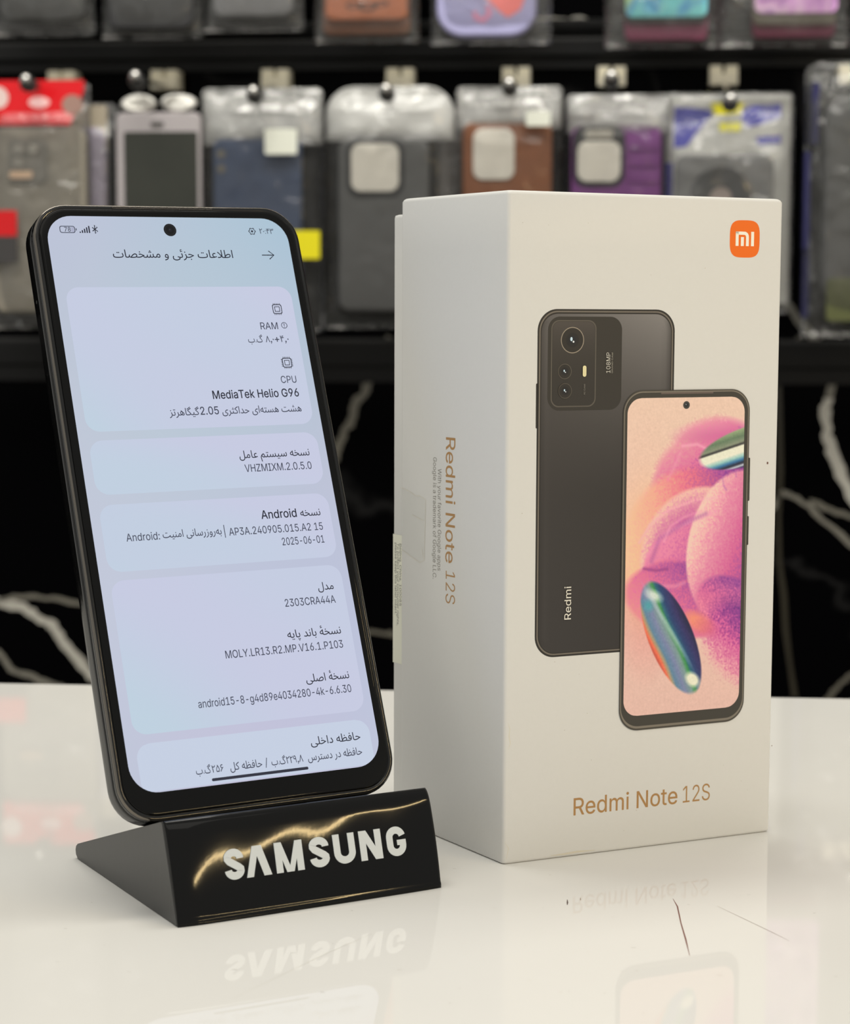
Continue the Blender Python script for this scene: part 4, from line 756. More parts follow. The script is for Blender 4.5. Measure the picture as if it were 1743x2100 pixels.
# ------------------------------------------------------------------ phone stand
SY = R(29.0743)
st = thing('phone_stand', 'black wedge-shaped phone stand with raised white capital letters under the phone', 'stand', (-56.82, 473.46, 0), SY)
SW = 69.95
M_STAND = pm('black_acrylic', (0.042, 0.042, 0.04), 0.30, 0.5, bump=0.03, bscale=300)
b = MB()
prof = [(1.3, 0.0), (1.25, .5), (9.55, 22.4), (9.9, 22.95), (10.8, 22.9), (69.2, 4.0), (70.3, 3.2), (70.69, 2.2), (70.4, 1.0), (69.2, 0.15), (68, 0)]
rings = [[(x, y, z) for y, z in prof] for x in (0.25,)]
def prof_in(d):
    cy, cz = 30, 8; return [(y + (cy - y) * d, z + (cz - z) * d) for y, z in prof]
b.loft([[(0.0, y, z) for y, z in prof_in(.012)], [(.25, y, z) for y, z in prof], [(SW - .25, y, z) for y, z in prof], [(SW, y, z) for y, z in prof_in(.012)]], smooth=False)
b.build('wedge_body', M_STAND, st)
# bowed glossy front panel with rolled edges
SL = 25.07
ey, ez_ = 8.89 / SL, 23.44 / SL
def panel(u, v, h):                        # u along the width, v up the slope, h outwards
    return (u, v * ey - h * ez_, v * ez_ + h * ey)
def relief(u, v):
    pk = 20.5
    h = 1.9 * (1 - ((v - pk) / pk) ** 2) if v < pk else 1.9 - 1.3 * ((v - pk) / (SL - pk)) ** 2 * (.55 + .45 * ((v - pk) / (SL - pk)) ** 4)
    h -= .95 * math.exp(-u / 5.0) + .30 * math.exp(-(SW - u) / 4.0)
    h += .22 * math.exp(-((v - 1.0) / .55) ** 2) + 0.022 * math.sin(u * .33 + 1.3 * math.sin(v * .2)) + .05 * math.sin(u * .13 + 2)
    return h
pn = MB(); NU, NV = 120, 60
pts = []
for j in range(NV + 1):
    for i in range(NU + 1):
        a = i / NU; c = j / NV
        a = .5 - .5 * math.cos(math.pi * a) if False else a
        pts.append(panel(SW * a, SL * c, relief(SW * a, SL * c) + .0))
fs = [(j * (NU + 1) + i, j * (NU + 1) + i + 1, (j + 1) * (NU + 1) + i + 1, (j + 1) * (NU + 1) + i) for j in range(NV) for i in range(NU)]
pn.add(pts, fs, None, True)
per = [i for i in range(NU + 1)] + [j * (NU + 1) + NU for j in range(1, NV + 1)] + [NV * (NU + 1) + i for i in range(NU - 1, -1, -1)] + [j * (NU + 1) for j in range(NV - 1, 0, -1)]
backp = [panel(min(max(pts[i][0], .3), SW - .3), (i // (NU + 1)) * SL / NV * .985 + .15, -1.1) for i in per]
nb = len(pn.v); pn.add(backp, [], None); n_ = len(per)
pn.f += [(per[(k + 1) % n_], per[k], nb + k, nb + (k + 1) % n_) for k in range(n_)]; pn.sm += [True] * n_
M_PANEL = pm('glossy_black_film', (0.003, 0.003, 0.003), 0.07, 0.24, bump=0.006, bscale=900)
pn_o = pn.build('front_panel', M_PANEL, st)
# raised capitals
def letters():
    LW = MB()
    Hh, T = 7.2, 1.75
    def put(polys, x0, z0, tilt=0.0):
        for outer in polys:
            if len(outer) == 2: o_, i_ = outer
            else: o_, i_ = outer, None
            top_ = [(x0 + x, z0 + z) for x, z in o_]
            n = len(top_)
            f3 = [panel(x, z, relief(x, z) + .22) for x, z in top_]; b3 = [panel(x, z, relief(x, z) - .15) for x, z in top_]
            yield f3, b3
    def strip(center, w):
        # thick polyline to quads
        n = len(center); Lp, Rp = [], []
        for i in range(n):
            a, c = center[max(i - 1, 0)], center[min(i + 1, n - 1)]
            dx, dz = c[0] - a[0], c[1] - a[1]; l = math.hypot(dx, dz) or 1
            ww = w[i] if isinstance(w, list) else w
            Lp.append((center[i][0] - dz / l * ww / 2, center[i][1] + dx / l * ww / 2)); Rp.append((center[i][0] + dz / l * ww / 2, center[i][1] - dx / l * ww / 2))
        return Lp, Rp
    def emit(Lp, Rp, x0, z0):
        n = len(Lp); P = Lp + Rp
        f3 = [panel(x0 + x, z0 + z, relief(x0 + x, z0 + z) + .2) for x, z in P]
        b3 = [panel(x0 + x, z0 + z, relief(x0 + x, z0 + z) - .2) for x, z in P]
        fs = [(i, i + 1, n + i + 1, n + i) for i in range(n - 1)]
        m = 2 * n
        ring_ = list(range(n)) + list(range(2 * n - 1, n - 1, -1))
        side = [(ring_[k], ring_[(k + 1) % m], m + ring_[(k + 1) % m], m + ring_[k]) for k in range(m)]
        LW.add(f3 + b3, fs + side, None)
    def arc(cx, cz, rx, rz, a0, a1, n=10): return [(cx + rx * math.cos(R(a0 + (a1 - a0) * k / n)), cz + rz * math.sin(R(a0 + (a1 - a0) * k / n))) for k in range(n + 1)]
    def S(w): 
        r = (w - T) / 2; rz = (Hh - T) / 4; cx = w / 2
        return [arc(cx, Hh - T / 2 - rz, r, rz, -5, 180, 12) + arc(cx, T / 2 + rz * 2.0, r * .9, rz * .85, 200, 250, 3)[:0] + [(cx - r * .75, Hh / 2 + .75), (cx + r * .7, Hh / 2 - .8)] + arc(cx, T / 2 + rz, r, rz, 5, -180, 12)]
    def bar(x0, z0, x1, z1, w=T): return [(x0, z0), (x1, z1)]
    def hq(xa, za, xb, zb, ww, x0, z0):        # slanted bar with level ends
        emit([(xa - ww / 2, za), (xb - ww / 2, zb)], [(xa + ww / 2, za), (xb + ww / 2, zb)], x0, z0)
    def letter(ch, x0, z0, w):
        if ch == 'S': emit(*strip(S(w)[0], T * 1.02), x0, z0)
        elif ch == 'A':
            hq(T * .5, 0, w / 2 - .25, Hh, T, x0, z0); hq(w - T * .5, 0, w / 2 + .25, Hh, T * 1.15, x0, z0)
        elif ch == 'M':
            hq(T * .5, 0, T * .5, Hh, T, x0, z0); hq(w - T * .5, 0, w - T * .5, Hh, T, x0, z0)
            hq(T * .65, Hh, w / 2 - .25, 0.0, T * .8, x0, z0); hq(w - T * .65, Hh, w / 2 + .25, 0.0, T * .8, x0, z0)
        elif ch == 'U': emit(*strip([(T / 2, Hh), (T / 2, 2.6)] + arc(w / 2, 2.7, w / 2 - T / 2, 2.7 - T / 2, 190, 350, 12) + [(w - T / 2, 2.6), (w - T / 2, Hh)], T), x0, z0)
        elif ch == 'N':
            hq(T * .5, 0, T * .5, Hh, T, x0, z0); hq(w - T * .5, 0, w - T * .5, Hh, T, x0, z0)
            hq(T * .6, Hh, w - T * .6, 0, T * 1.1, x0, z0)
        elif ch == 'G': emit(*strip(arc(w / 2, Hh - 2.6, w / 2 - T / 2, 2.6 - T / 2, 10, 180, 12) + [(T / 2, 2.7)] + arc(w / 2, 2.6, w / 2 - T / 2, 2.6 - T / 2, 180, 360, 12) + [(w - T / 2, 3.1)], T), x0, z0)
        if ch == 'G': emit(*strip([(w / 2 + .2, 3.25), (w, 3.25)], 1.3), x0, z0)
    for ch, x, w in (('S', 12.8, 5.0), ('A', 18.2, 6.4), ('M', 26.0, 7.3), ('S', 35.0, 5.2), ('U', 41.5, 5.8), ('N', 48.6, 6.0), ('G', 56.0, 5.3)):
        letter(ch, x, 9.2, w)
    return LW
letters().build('raised_lettering', pm('pale_grey_paint', lin(214, 220, 222), 0.5, 0.3), st)

# ------------------------------------------------------------------ smartphone
PRm = Matrix(((0.87750852, -0.44304478, -0.18354866), (0.4795131, 0.81602105, 0.32276437), (0.0067805, -0.37124247, 0.9285112)))
PO = Vector((-39.956, 504.742, 27.96))
pm4 = Matrix.Translation(PO * MM) @ PRm.to_4x4()
ph = thing('smartphone', 'black smartphone with lit settings screen leaning on the stand', 'phone', mat=pm4)
PX0, PX1, PZ0, PZ1 = -37.0, 37.0, -7.0, 152.4
def pring(ins, y): return [(x, y, z) for x, z in rr(PX0 + ins, PZ0 + ins, PX1 - ins, PZ1 - ins, 9.6 - ins, 10)]
M_FRAME = pm('glossy_black_plastic', (0.003, 0.003, 0.003), 0.09, 0.5, bump=0.015, bscale=500)
f_ = MB()
f_.loft([pring(1.9, .35), pring(1.15, .25), pring(.75, .1), pring(.42, .35), pring(.18, .8), pring(.05, 1.5), pring(.05, 2.2), pring(.3, 2.45), pring(.34, 2.75), pring(.08, 2.95),
         pring(0, 3.2), pring(0, 4.2), pring(0, 5.4), pring(0, 6.8), pring(.12, 7.5), pring(.6, 8.0)])
f_.build('frame', M_FRAME, ph)
rm = MB(); rm.loft([pring(.52, .18), pring(.40, .24), pring(.16, .52), pring(.07, .85), pring(.16, 1.05)], False, False)
rm.build('polished_rim', pm('polished_dark_metal', (0.17, 0.155, 0.135), 0.14, 0.5, 1.0), ph)
bk = MB(); bk.loft([pring(.62, 7.9), pring(.7, 8.1), pring(1.6, 8.25)])
bk.build('back_cover', pm('dark_back_glass', (0.012, 0.012, 0.013), 0.2), ph)
gl = MB(); gl.loft([pring(1.5, .5), pring(1.5, .12), pring(1.7, 0.0), pring(2.1, -.04)])
gl.build('front_glass', pm('black_bezel_glass', (0.002, 0.002, 0.002), 0.04, 0.22), ph)
def psh(x, z, h): return (x, -.05 - h, z)
d_ = Sheet(psh, 0.01)
def sc3(*c): return lin(*c)
def screen_bg(x, z):
    q = max(0, x - .15) * max(0, (z - .5) * 2.2); r_ = 189 - 26 * q + 3 * math.sin(3.1 * x + 5 * z); gg = 195 - 5 * q + 3 * math.sin(4 * z - x * 3); bb = 214 - 5 * q + 2 * math.sin(6 * z + x)
    return lin(r_, gg, bb)
d_.rrgrad(-33.5, 0, 33.5, 148.9, 7.0, screen_bg, 20, 60)
disp = d_.build('display', M_SCREEN, ph)
def card(z0, z1, rbot=3.6, a=(197, 201, 224), b_=(189, 207, 222)):
    c = Sheet(psh, 0.03)
    def cf(x, z):
        k = np.clip((1 - x) ** 1.3 * (.25 + .75 * (1 - z)) + .25 * math.sin(4 * x + 3 * z + z0), 0, 1)
        return lin(*[a[i] + (b_[i] - a[i]) * k for i in range(3)])
    c.rrgrad(-31.0, z0, 31.4, z1, rbot, cf, 12, 20); c.build('card', M_SCREEN, disp)
card(90.9, 129.4); card(74.5, 88.6); card(54.75, 71.9); card(14.2, 52.6)
c = Sheet(psh, 0.03)
def cutcard(z1):
    pts, cols = [], []
    zs = [0.3 + 12 * k / 24 - 0 for k in range(25)]; zs = [z for z in zs if z <= z1]
    rows = []
    for z in [0.35, .8, 1.4, 2.2, 3, 4, 5, 6.2, 7, 8.4, 8.9, 9.6, 10.4, 11.1, 11.6, 12.0]:
        lo, hi = -31.0, 31.4
        if z < 7: ins = 7 - math.sqrt(49 - (7 - z) ** 2); lo, hi = max(lo, -33.4 + ins), min(hi, 33.4 - ins)
        if z > 8.4: q = 3.6 - math.sqrt(max(3.6 ** 2 - (z - 8.4) ** 2, 0)); lo += q; hi -= q
        rows.append((lo, hi, z))
    pts = [psh(lo + (hi - lo) * i / 8, z, c.h) for lo, hi, z in rows for i in range(9)]
    c.add(pts, [(k * 9 + i, k * 9 + i + 1, (k + 1) * 9 + i + 1, (k + 1) * 9 + i) for k in range(len(rows) - 1) for i in range(8)], lin(196, 206, 225))
cutcard(12); c.build('card', M_SCREEN, disp)
DK, MD = lin(28, 31, 46), lin(58, 62, 80)
def line(segs, col=MD, name='text_line'):
    s = Sheet(psh, 0.05)
    for body, x0, x1, z, size, *o in segs: s.text(body, x0, x1, z, size, o[1] if len(o) > 1 else col, o[0] if o else 0.004)
    return s.build(name, M_SCREEN, disp)
line([(rtl('اطلاعات جزئی و مشخصات'), -16.8, 16.55, 137.5, 3.15)], DK)
line([('RAM', 20.9, 25.9, 117.35, 2.75)])
line([(rtl('گ.ب'), 16.7, 20.9, 113.75, 2.7), ('۸٫۰', 21.7, 24.1, 113.75, 2.6), ('+', 24.35, 25.65, 113.75, 2.7, .012), ('۴٫۰', 25.95, 28.4, 113.75, 2.6)])
line([('CPU', 24.05, 28.5, 102.35, 2.75)])
line([('MediaTek Helio G96', 4.13, 28.5, 98.55, 3.15, .012)], DK)
line([(rtl('گیگاهرتز'), -8.5, -.3, 94.4, 2.75), ('2.05', .0, 5.1, 94.4, 3.0, .01), (rtl('هشت هسته\u200cای حداکثری'), 6.0, 28.45, 94.4, 2.75)])
line([(rtl('نسخه سیستم عامل'), 8.65, 28.5, 82.3, 2.85)], DK)
line([('VHZMIXM.2.0.5.0', 9.6, 28.45, 78.6, 2.85)])
line([('Android', 11.85, 21.8, 65.95, 3.15, .012), (rtl('نسخه'), 22.85, 28.55, 66.0, 2.85)], DK)
line([('Android:', -25.1, -16.3, 62.3, 2.8), (rtl('به\u200cروزرسانی امنیت'), -15.5, .3, 62.6, 2.7), ('|', 1.05, 1.25, 62.3, 2.9), ('AP3A.240905.015.A2 15', 2.3, 28.55, 62.1, 2.8)])
line([('2025-06-01', 16.4, 28.3, 58.65, 2.8)])
line([(rtl('مدل'), 24.15, 28.55, 46.2, 2.85)], DK)
line([('2303CRA44A', 14.25, 28.45, 42.6, 2.8)])
line([(rtl('نسخ\u06c0 باند پایه'), 13.4, 28.4, 34.5, 2.85)], DK)
line([('MOLY.LR13.R2.MP.V16.1.P103', -4.1, 28.3, 30.8, 2.8)])
line([(rtl('نسخ\u06c0 اصلی'), 16.4, 28.45, 22.8, 2.85)], DK)
line([('android15-8-g4d89e4034280-4k-6.6.30', -13.35, 28.4, 19.2, 2.8)])
line([(rtl('حافظه داخلی'), 14.7, 28.55, 6.9, 2.85)], DK)
line([(rtl('گ.ب'), -16.7, -12.8, 3.1, 2.7), ('۲۵۶', -12.5, -9.5, 3.1, 2.6), (rtl('حافظه کل'), -7.75, .8, 3.1, 2.7), ('/', 1.6, 2.3, 3.0, 2.9), (rtl('گ.ب'), 3.3, 7.15, 3.1, 2.7), ('۲۲۹٫۸', 7.35, 11.9, 3.1, 2.6)])
line([(rtl('حافظه در دسترس'), 13.2, 28.3, 3.1, 2.7)])
line([('۲۰:۴۳', 25.45, 29.55, 144.5, 2.2)])
# status and app icons
s = Sheet(psh, 0.05)
s.ringpoly(rr(-30.0, 144.2, -25.85, 146.15, .6), rr(-29.8, 144.4, -26.05, 145.95, .45), MD); s.poly(rr(-25.7, 144.9, -25.45, 145.5, .1), MD)
s.poly(rr(-26.9, 144.5, -26.15, 145.85, .2), lin(168, 172, 196)); s.up(); s.text('78', -28.75, -27.05, 144.6, 1.75, MD, .012)
s.build('battery_icon', M_SCREEN, disp)
s = Sheet(psh, 0.05)
for k in range(5):
    x = -24.6 + k * .62; s.poly([(x - .17, 144.25), (x + .17, 144.25), (x + .17, 144.6 + k * .4), (x - .17, 144.6 + k * .4)], DK)
s.build('signal_icon', M_SCREEN, disp)
s = Sheet(psh, 0.05)
s.stroke([(-21.25, 144.75), (-19.85, 145.85), (-20.55, 146.45), (-20.55, 144.1), (-19.85, 144.7), (-21.25, 145.8)], .24, DK); s.build('bluetooth_icon', M_SCREEN, disp)
s = Sheet(psh, 0.05)
gear = [(23.3 + (.95 + .12 * math.cos(6 * a)) * math.cos(a), 145.15 + (.95 + .12 * math.cos(6 * a)) * math.sin(a)) for a in [2 * math.pi * k / 48 for k in range(48)]]
gin = [(23.3 + (x - 23.3) * .76, 145.15 + (z - 145.15) * .76) for x, z in gear]
s.ringpoly(gear, gin, DK); s.poly(circ(23.3, 145.15, .32, 14), DK); s.build('gear_icon', M_SCREEN, disp)
s = Sheet(psh, 0.05)
s.stroke([(24.95, 138.35), (28.4, 138.35)], .26, DK); s.stroke([(27.0, 139.55), (28.45, 138.35), (27.0, 137.2)], .26, DK); s.build('arrow_icon', M_SCREEN, disp)
def chip(cx, cz, allsides):
    s = Sheet(psh, 0.05); r_ = 1.35
    s.ringpoly(rr(cx - r_, cz - r_, cx + r_, cz + r_, .5), rr(cx - r_ + .22, cz - r_ + .22, cx + r_ - .22, cz + r_ - .22, .36), DK)
    s.ringpoly(rr(cx - .75, cz - .75, cx + .75, cz + .75, .12), rr(cx - .57, cz - .57, cx + .57, cz + .57, .08), DK)
    for k in range(-2, 3):
        for sg in (-1, 1):
            s.poly([(cx + k * .45 - .08, cz + sg * r_), (cx + k * .45 + .08, cz + sg * r_), (cx + k * .45 + .08, cz + sg * (r_ + .3)), (cx + k * .45 - .08, cz + sg * (r_ + .3))], DK)
            if allsides: s.poly([(cx + sg * r_, cz + k * .45 - .08), (cx + sg * r_, cz + k * .45 + .08), (cx + sg * (r_ + .3), cz + k * .45 + .08), (cx + sg * (r_ + .3), cz + k * .45 - .08)], DK)
    s.build('chip_icon', M_SCREEN, disp)
chip(26.6, 123.0, False); chip(26.7, 107.95, True)
s = Sheet(psh, 0.05)
s.ringpoly(circ(27.8, 118.4, .88, 28), circ(27.8, 118.4, .7, 28), MD); s.poly([(27.7, 118.2), (27.9, 118.2), (27.9, 118.95), (27.7, 118.95)], MD); s.poly(circ(27.8, 117.9, .12, 8), MD); s.build('info_icon', M_SCREEN, disp)
s = Sheet(psh, 0.07); s.poly(rr(-12.95, 1.0, 12.9, 1.72, .35), lin(44, 46, 60)); s.build('home_bar', M_SCREEN, disp)
# front camera, earpiece, card tray
s = Sheet(psh, 0.05)
s.poly(circ(0, 145.3, 1.75, 40), (0.002, 0.002, 0.002)); s.up(); s.ringpoly(circ(0, 145.3, 1.5, 40), circ(0, 145.3, 1.2, 40), (0.01, 0.01, 0.011)); s.up(); s.poly(circ(0, 145.25, .55, 24), (0.006, 0.006, 0.009)); s.up(); s.poly(circ(-.1, 145.4, .2, 14), (0.03, 0.03, 0.035))
s.build('front_camera', M_SCREEN, ph)
ep = MB(); ep.loft([[(x, y, z) for x, z in rr(-15, 151.15, 13, 151.75, .28, 4)] for y in (.35, .02)])
ep.build('earpiece_grille', pm('earpiece_mesh', (0.05, 0.045, 0.04), 0.5, 0.4, 0.6, bump=1.0, bscale=2500), ph)
tr = MB(); tr.loft([[(x, y, z) for y, z in rr(4.0, 108, 6.4, 124, 1.1, 5)] for x in (-36.98, -37.06)], smooth=False)
tr.build('card_tray', M_FRAME, ph)
ppn = MB(); ppn.loft([[(x, y, z) for y, z in circ(5.2, 127.5, .45, 12)] for x in (-36.97, -37.03)], smooth=False)
ppn.build('pin_hole', pm('pin_hole_dark', (0.002, 0.002, 0.002), .6), ph)

# ------------------------------------------------------------------ hooks and packaged cases on the wall
NPK = 1737.9
M_CREAM = pm('cream_plastic', lin(232, 226, 204), 0.4, 0.4)
M_STEEL = pm('chromed_steel', (0.55, 0.54, 0.52), 0.18, 0.5, 1.0)
M_TIP = pm('black_rubber_cap', (0.03, 0.03, 0.03), 0.28, 0.5)
def hook(u, zt, label, dz=14.0):
    o = thing('wall_hook', label, 'hook', wp(u, 1822.6, 330), -YW, 'hooks holding the middle row of phone cases')
    b = MB()
    b.box(-11.5, -27, -8, 11.5, -1, 1.5); b.box(-11.5, -25, 1.5, -1.6, -1, 8); b.box(1.6, -25, 1.5, 11.5, -1, 8)
    b.build('bracket', M_CREAM, o)
    b = MB(); zt -= 330
    b.tube([(0, -3, -4), (0, -40, -4 + (zt + 4) * .2), (0, -90, -4 + (zt + 4) * .6), (0, -124, zt)], 1.9, 10); b.build('rod', M_STEEL, o)
    b = MB(); b.tube([(0, -112, zt - 1.5), (0, -122, zt - .2), (0, -129, zt)], [2.4, 6.4, 6.6], 16); b.ball((0, -130, zt), 6.6)
    b.build('end_cap', M_TIP, o)
    b = MB(); b.ball((0, -134.5, zt + 3.0), 4.8); b.build('price_stud', M_STEEL, o)
hook(-477, 316.6, 'hook in front of the red header card at far left')
hook(-387, 318.7, 'hook above the pale framed pouch with the dark window')
hook(-291, 306.0, 'hook holding the bag with the navy case')
hook(-184, 306.8, 'hook holding the milky bag with the dark grey case')
hook(-85.6, 310.7, 'hook holding the bag with the brown case')
hook(-5.0, 315.8, 'hook holding the bag with the purple case')
hook(88.5, 297.3, 'hook through the yellow and blue header card')
hook(195, 318, 'hook at the right edge above the blue edged bag stack')

def bag(parent, w, h, t, mat, crumple=2.2, head=30, rtop=6, seed=1, name='clear_bag'):
    """closed film bag, hanging down from z=0; t = half thickness around the content"""
    r_ = np.random.default_rng(seed); nx, nz = 22, 44
    ph_ = r_.uniform(0, 6.28, 12); fr = r_.uniform(.05, .32, 12); an = r_.uniform(0, 3.14, 12)
    def nse(x, z): return sum(math.sin((x * math.cos(an[k]) + z * math.sin(an[k])) * fr[k] + ph_[k]) for k in range(12)) / 4.0
    m = MB(); front_, back_ = [], []
    for j in range(nz + 1):
        z = -h * j / nz
        ins = 0
        if -z < rtop: ins = rtop - math.sqrt(max(rtop ** 2 - (rtop + z) ** 2, 0))
        for i in range(nx + 1):
            a = i / nx * 2 - 1; x = a * (w / 2 - ins)
            k = (1 - abs(a) ** 5) * min(1, max(0, (-z - head * .3) / (head * .7))) * (1 - (j / nz) ** 14)
            edge = (1 - abs(a) ** 8) * (1 - abs(2 * j / nz - 1) ** 12)
            c = crumple * nse(x, z) * edge * (1.0 if -z < head * 1.2 else .38)
            front_.append((x, -(.6 + (t + 6) * k) + c * .9, z)); back_.append((x, .6 + t * k * .5 + c * .5, z))
    q = lambda i, j: j * (nx + 1) + i
    fs = [(q(i, j), q(i + 1, j), q(i + 1, j + 1), q(i, j + 1)) for j in range(nz) for i in range(nx)]
    m.add(front_, fs, None, True); m.add(back_, [f[::-1] for f in fs], None, True)
    nb = (nx + 1) * (nz + 1)
    per = [q(i, 0) for i in range(nx + 1)] + [q(nx, j) for j in range(1, nz + 1)] + [q(i, nz) for i in range(nx - 1, -1, -1)] + [q(0, j) for j in range(nz - 1, 0, -1)]
    m.f += [(per[(k + 1) % len(per)], per[k], nb + per[k], nb + per[(k + 1) % len(per)]) for k in range(len(per))]; m.sm += [True] * len(per)
    return m.build(name, mat, parent)

def slab(x0, z0, x1, z1, y0, y1, r, bev=1.5):
    m = MB()
    def rg(i, y): return [(x, y, z) for x, z in rr(x0 + i, z0 + i, x1 - i, z1 - i, max(r - i, .3), 7)]
    bev = min(bev, abs(y1 - y0) * .45)
    m.loft([rg(bev, y0), rg(bev * .3, y0 + bev * .3), rg(0, y0 + bev), rg(0, y1 - bev), rg(bev * .3, y1 - bev * .3), rg(bev, y1)])
    return m
def caseobj(parent, x0, z0, x1, z1, mat, cam=None, window=None, rim=None, yf=-9, yb=1, r=9, bar=None):
    slab(x0, z0, x1, z1, yf, yb, r, 2.5).build('phone_case', mat, parent)
    if cam:
        cx0, cz0, cx1, cz1 = cam
        if rim is not None: slab(cx0 - 4, cz0 - 4, cx1 + 4, cz1 + 4, yf - 1.6, yf + 2, 11, 1.2).build('camera_rim', rim, parent)
        slab(cx0, cz0, cx1, cz1, yf - 2.0, yf + 1, 8, .6).build('camera_window', window, parent)

G_MID = 'packaged phone cases hanging in the middle row'
G_TOP = 'packaged phone cases hanging in the top row'
def pkg(u, ztop, label, group=G_MID, n=NPK, name='packaged_phone_case', cat='phone case'):
    return thing(name, label, cat, wp(u, n, ztop), -YW, group)
M_WIN = pm('pale_insert_card', lin(200, 196, 186), 0.5)
# 1: grey clear-backed case under a red header card
o = pkg(-479, 323, 'grey case under a red header card at the far left')
bag(o, 84, 205, 9, M_FILM_HAZY, 1.2, 34, 4, 11)
caseobj(o, -39.7, -192, 39.7, -38, pm('taupe_case', lin(132, 126, 114), 0.5), None)
slab(-25, -84, 8, -48, -11.5, -8, 6, .8).build('camera_panel', pm('grey_camera_panel', lin(112, 108, 100), .4), o)
m = MB()
for x, z in ((-16, -57), (-4, -57), (-16, -68)): m.loft([[(x + a, y, z + c) for a, c in circ(0, 0, r_, 16)] for y, r_ in ((-11, 4.6), (-12.8, 4.4), (-12.8, 3))])
m.build('lens_ring', pm('grey_lens', lin(150, 146, 136), .3), o)
slab(-24, -80.5, -4.5, -74.5, -12.6, -11, 2, .4).build('logo_strip', pm('peach_strip', lin(224, 190, 158), .4), o)
hd = Sheet(lambda x, z, h: (x, -10.5 - h, z)); RED = lin(205, 20, 28, 1.1)
hd.poly([(-40, -36.5), (28, -36.5), (34, -22), (40, -8), (40, 0), (-40, 0)], RED); hd.up(.3)
hd.poly(circ(-33, -14, 9, 24), lin(214, 190, 186, 1.1)); hd.poly(circ(2, -18, 9, 24, 4.5), lin(236, 190, 190, 1.1)); hd.poly(circ(30, -20, 9, 24, 8), lin(150, 120, 110, 1.1)); hd.up(.3)
hd.poly([(-30, -34), (22, -33), (26, -26), (-28, -27)], lin(226, 90, 96, 1.1))
hd.build('header_card', M_CARDINK, o)
lbm = Sheet(lambda x, z, h: (x, -17.2 - h, z)); lbm.poly([(-42, -128), (-17, -128), (-17, -107), (-42, -107)], lin(190, 16, 22, 1.1)); lbm.poly([(-42, -150), (-17, -150), (-17, -128.6), (-42, -128.6)], lin(60, 58, 58)); lbm.build('sticker', M_CARDINK, o)
o = pkg(-438, 306, 'narrow lilac edged case peeking out right of the red header package', n=NPK + 16)
bag(o, 42, 185, 5, M_FILM_HAZY, 1.6, 30, 4, 12)
caseobj(o, -16, -178, 12, -20, pm('lilac_grey_case', lin(150, 142, 158), .45))
slab(-19, -40, 13, -2, -7, -5.5, 2, .3).build('header_card', pm('buff_header', lin(160, 150, 132), .5), o)
# 2: white framed window pouch
o = pkg(-378, 314, 'pale framed pouch with a dark window hanging between the grey and navy cases')
slab(-35.3, -182, 35.5, -17.5, -8, 0, 6, 1.5).build('phone_case', pm('white_pouch_frame', lin(164, 158, 160), .45), o)
slab(-28.6, -166, 33.2, -33.4, -8.9, -7, 2, .3).build('window', pm('dark_window', lin(46, 48, 42), .25, .5, vary=.3, bscale=20), o)
slab(-6, -29.5, 5, -25.5, -8.8, -7.5, 1.5, .3).build('speaker_slot', pm('slot_dark', lin(70, 68, 66), .5), o)
hm = MB()
for sgn in (-1, 1):
    pts = [(sgn * 2 + a * 0 + sgn * (15 + 15 * math.cos(t)), -4 + 3 * math.sin(2 * t), -10 + 7.5 * math.sin(t)) for t in [2 * math.pi * k / 24 for k in range(24)] for a in (0,)]
    hm.loft([[(x * s_ + sgn * 17 * (1 - s_), y + dy, z * s_ - 10 * (1 - s_)) for x, y, z in pts] for s_, dy in ((.75, -3), (1, 0), (.75, 3))])
hm.build('hanger_loop', pm('white_foam', lin(222, 220, 214), .4), o)
# 3: navy case
o = pkg(-292, 316, 'navy blue case with a white sticker in a crinkled clear bag')
bag(o, 102, 200, 9, M_FILM, 3.4, 44, 4, 13)
bag(o, 100, 46, 6, M_FILM_SHEEN, 3.0, 20, 4, 43, 'added_sheen_layer')  # added layer, its white haze imitates bright reflections on the bag top
caseobj(o, -40.2, -184, 33.4, -41, pm('navy_case', lin(52, 64, 88), .55, vary=.1, bscale=60), None)
m = MB()
for z in (-54, -66): m.loft([[(-33 + a, y, z + c) for a, c in circ(0, 0, 3.6, 16)] for y in (-8.5, -9.6)])
m.build('lens_hole', pm('brass_lens', lin(96, 92, 84), .35), o)
slab(4.8, -55, 31.6, -34.5, -18.4, -17.8, 2, .1).build('sticker', pm('white_sticker', lin(214, 216, 204), .4), o)
slab(27, -140, 50, -117, -18, -17.5, 1, .1).build('yellow_sticker', pm('yellow_sticker', lin(206, 196, 10, 1.1), .4), o)
# 4: dark grey case in milky bag
o = pkg(-186, 317, 'dark grey case with a square camera opening in a milky topped bag')
bag(o, 109, 198, 10, M_FILM, 1.4, 44, 26, 14)
bag(o, 106, 44, 5, M_FILM_WHITE, 1.6, 20, 24, 15, 'milky_header')
caseobj(o, -42, -184, 33, -43.5, pm('dark_grey_case', lin(74, 74, 74), .5), (-31, -86, 8.5, -47), M_WIN, pm('black_rim', lin(34, 34, 36), .4))
o = pkg(-136, 300, 'second dark case seen edge on behind the milky topped bag', n=NPK + 18)
bag(o, 30, 175, 5, M_FILM_HAZY, 1.2, 30, 8, 16); caseobj(o, -12, -165, 10, -20, pm('bronze_case', lin(70, 62, 58), .4))
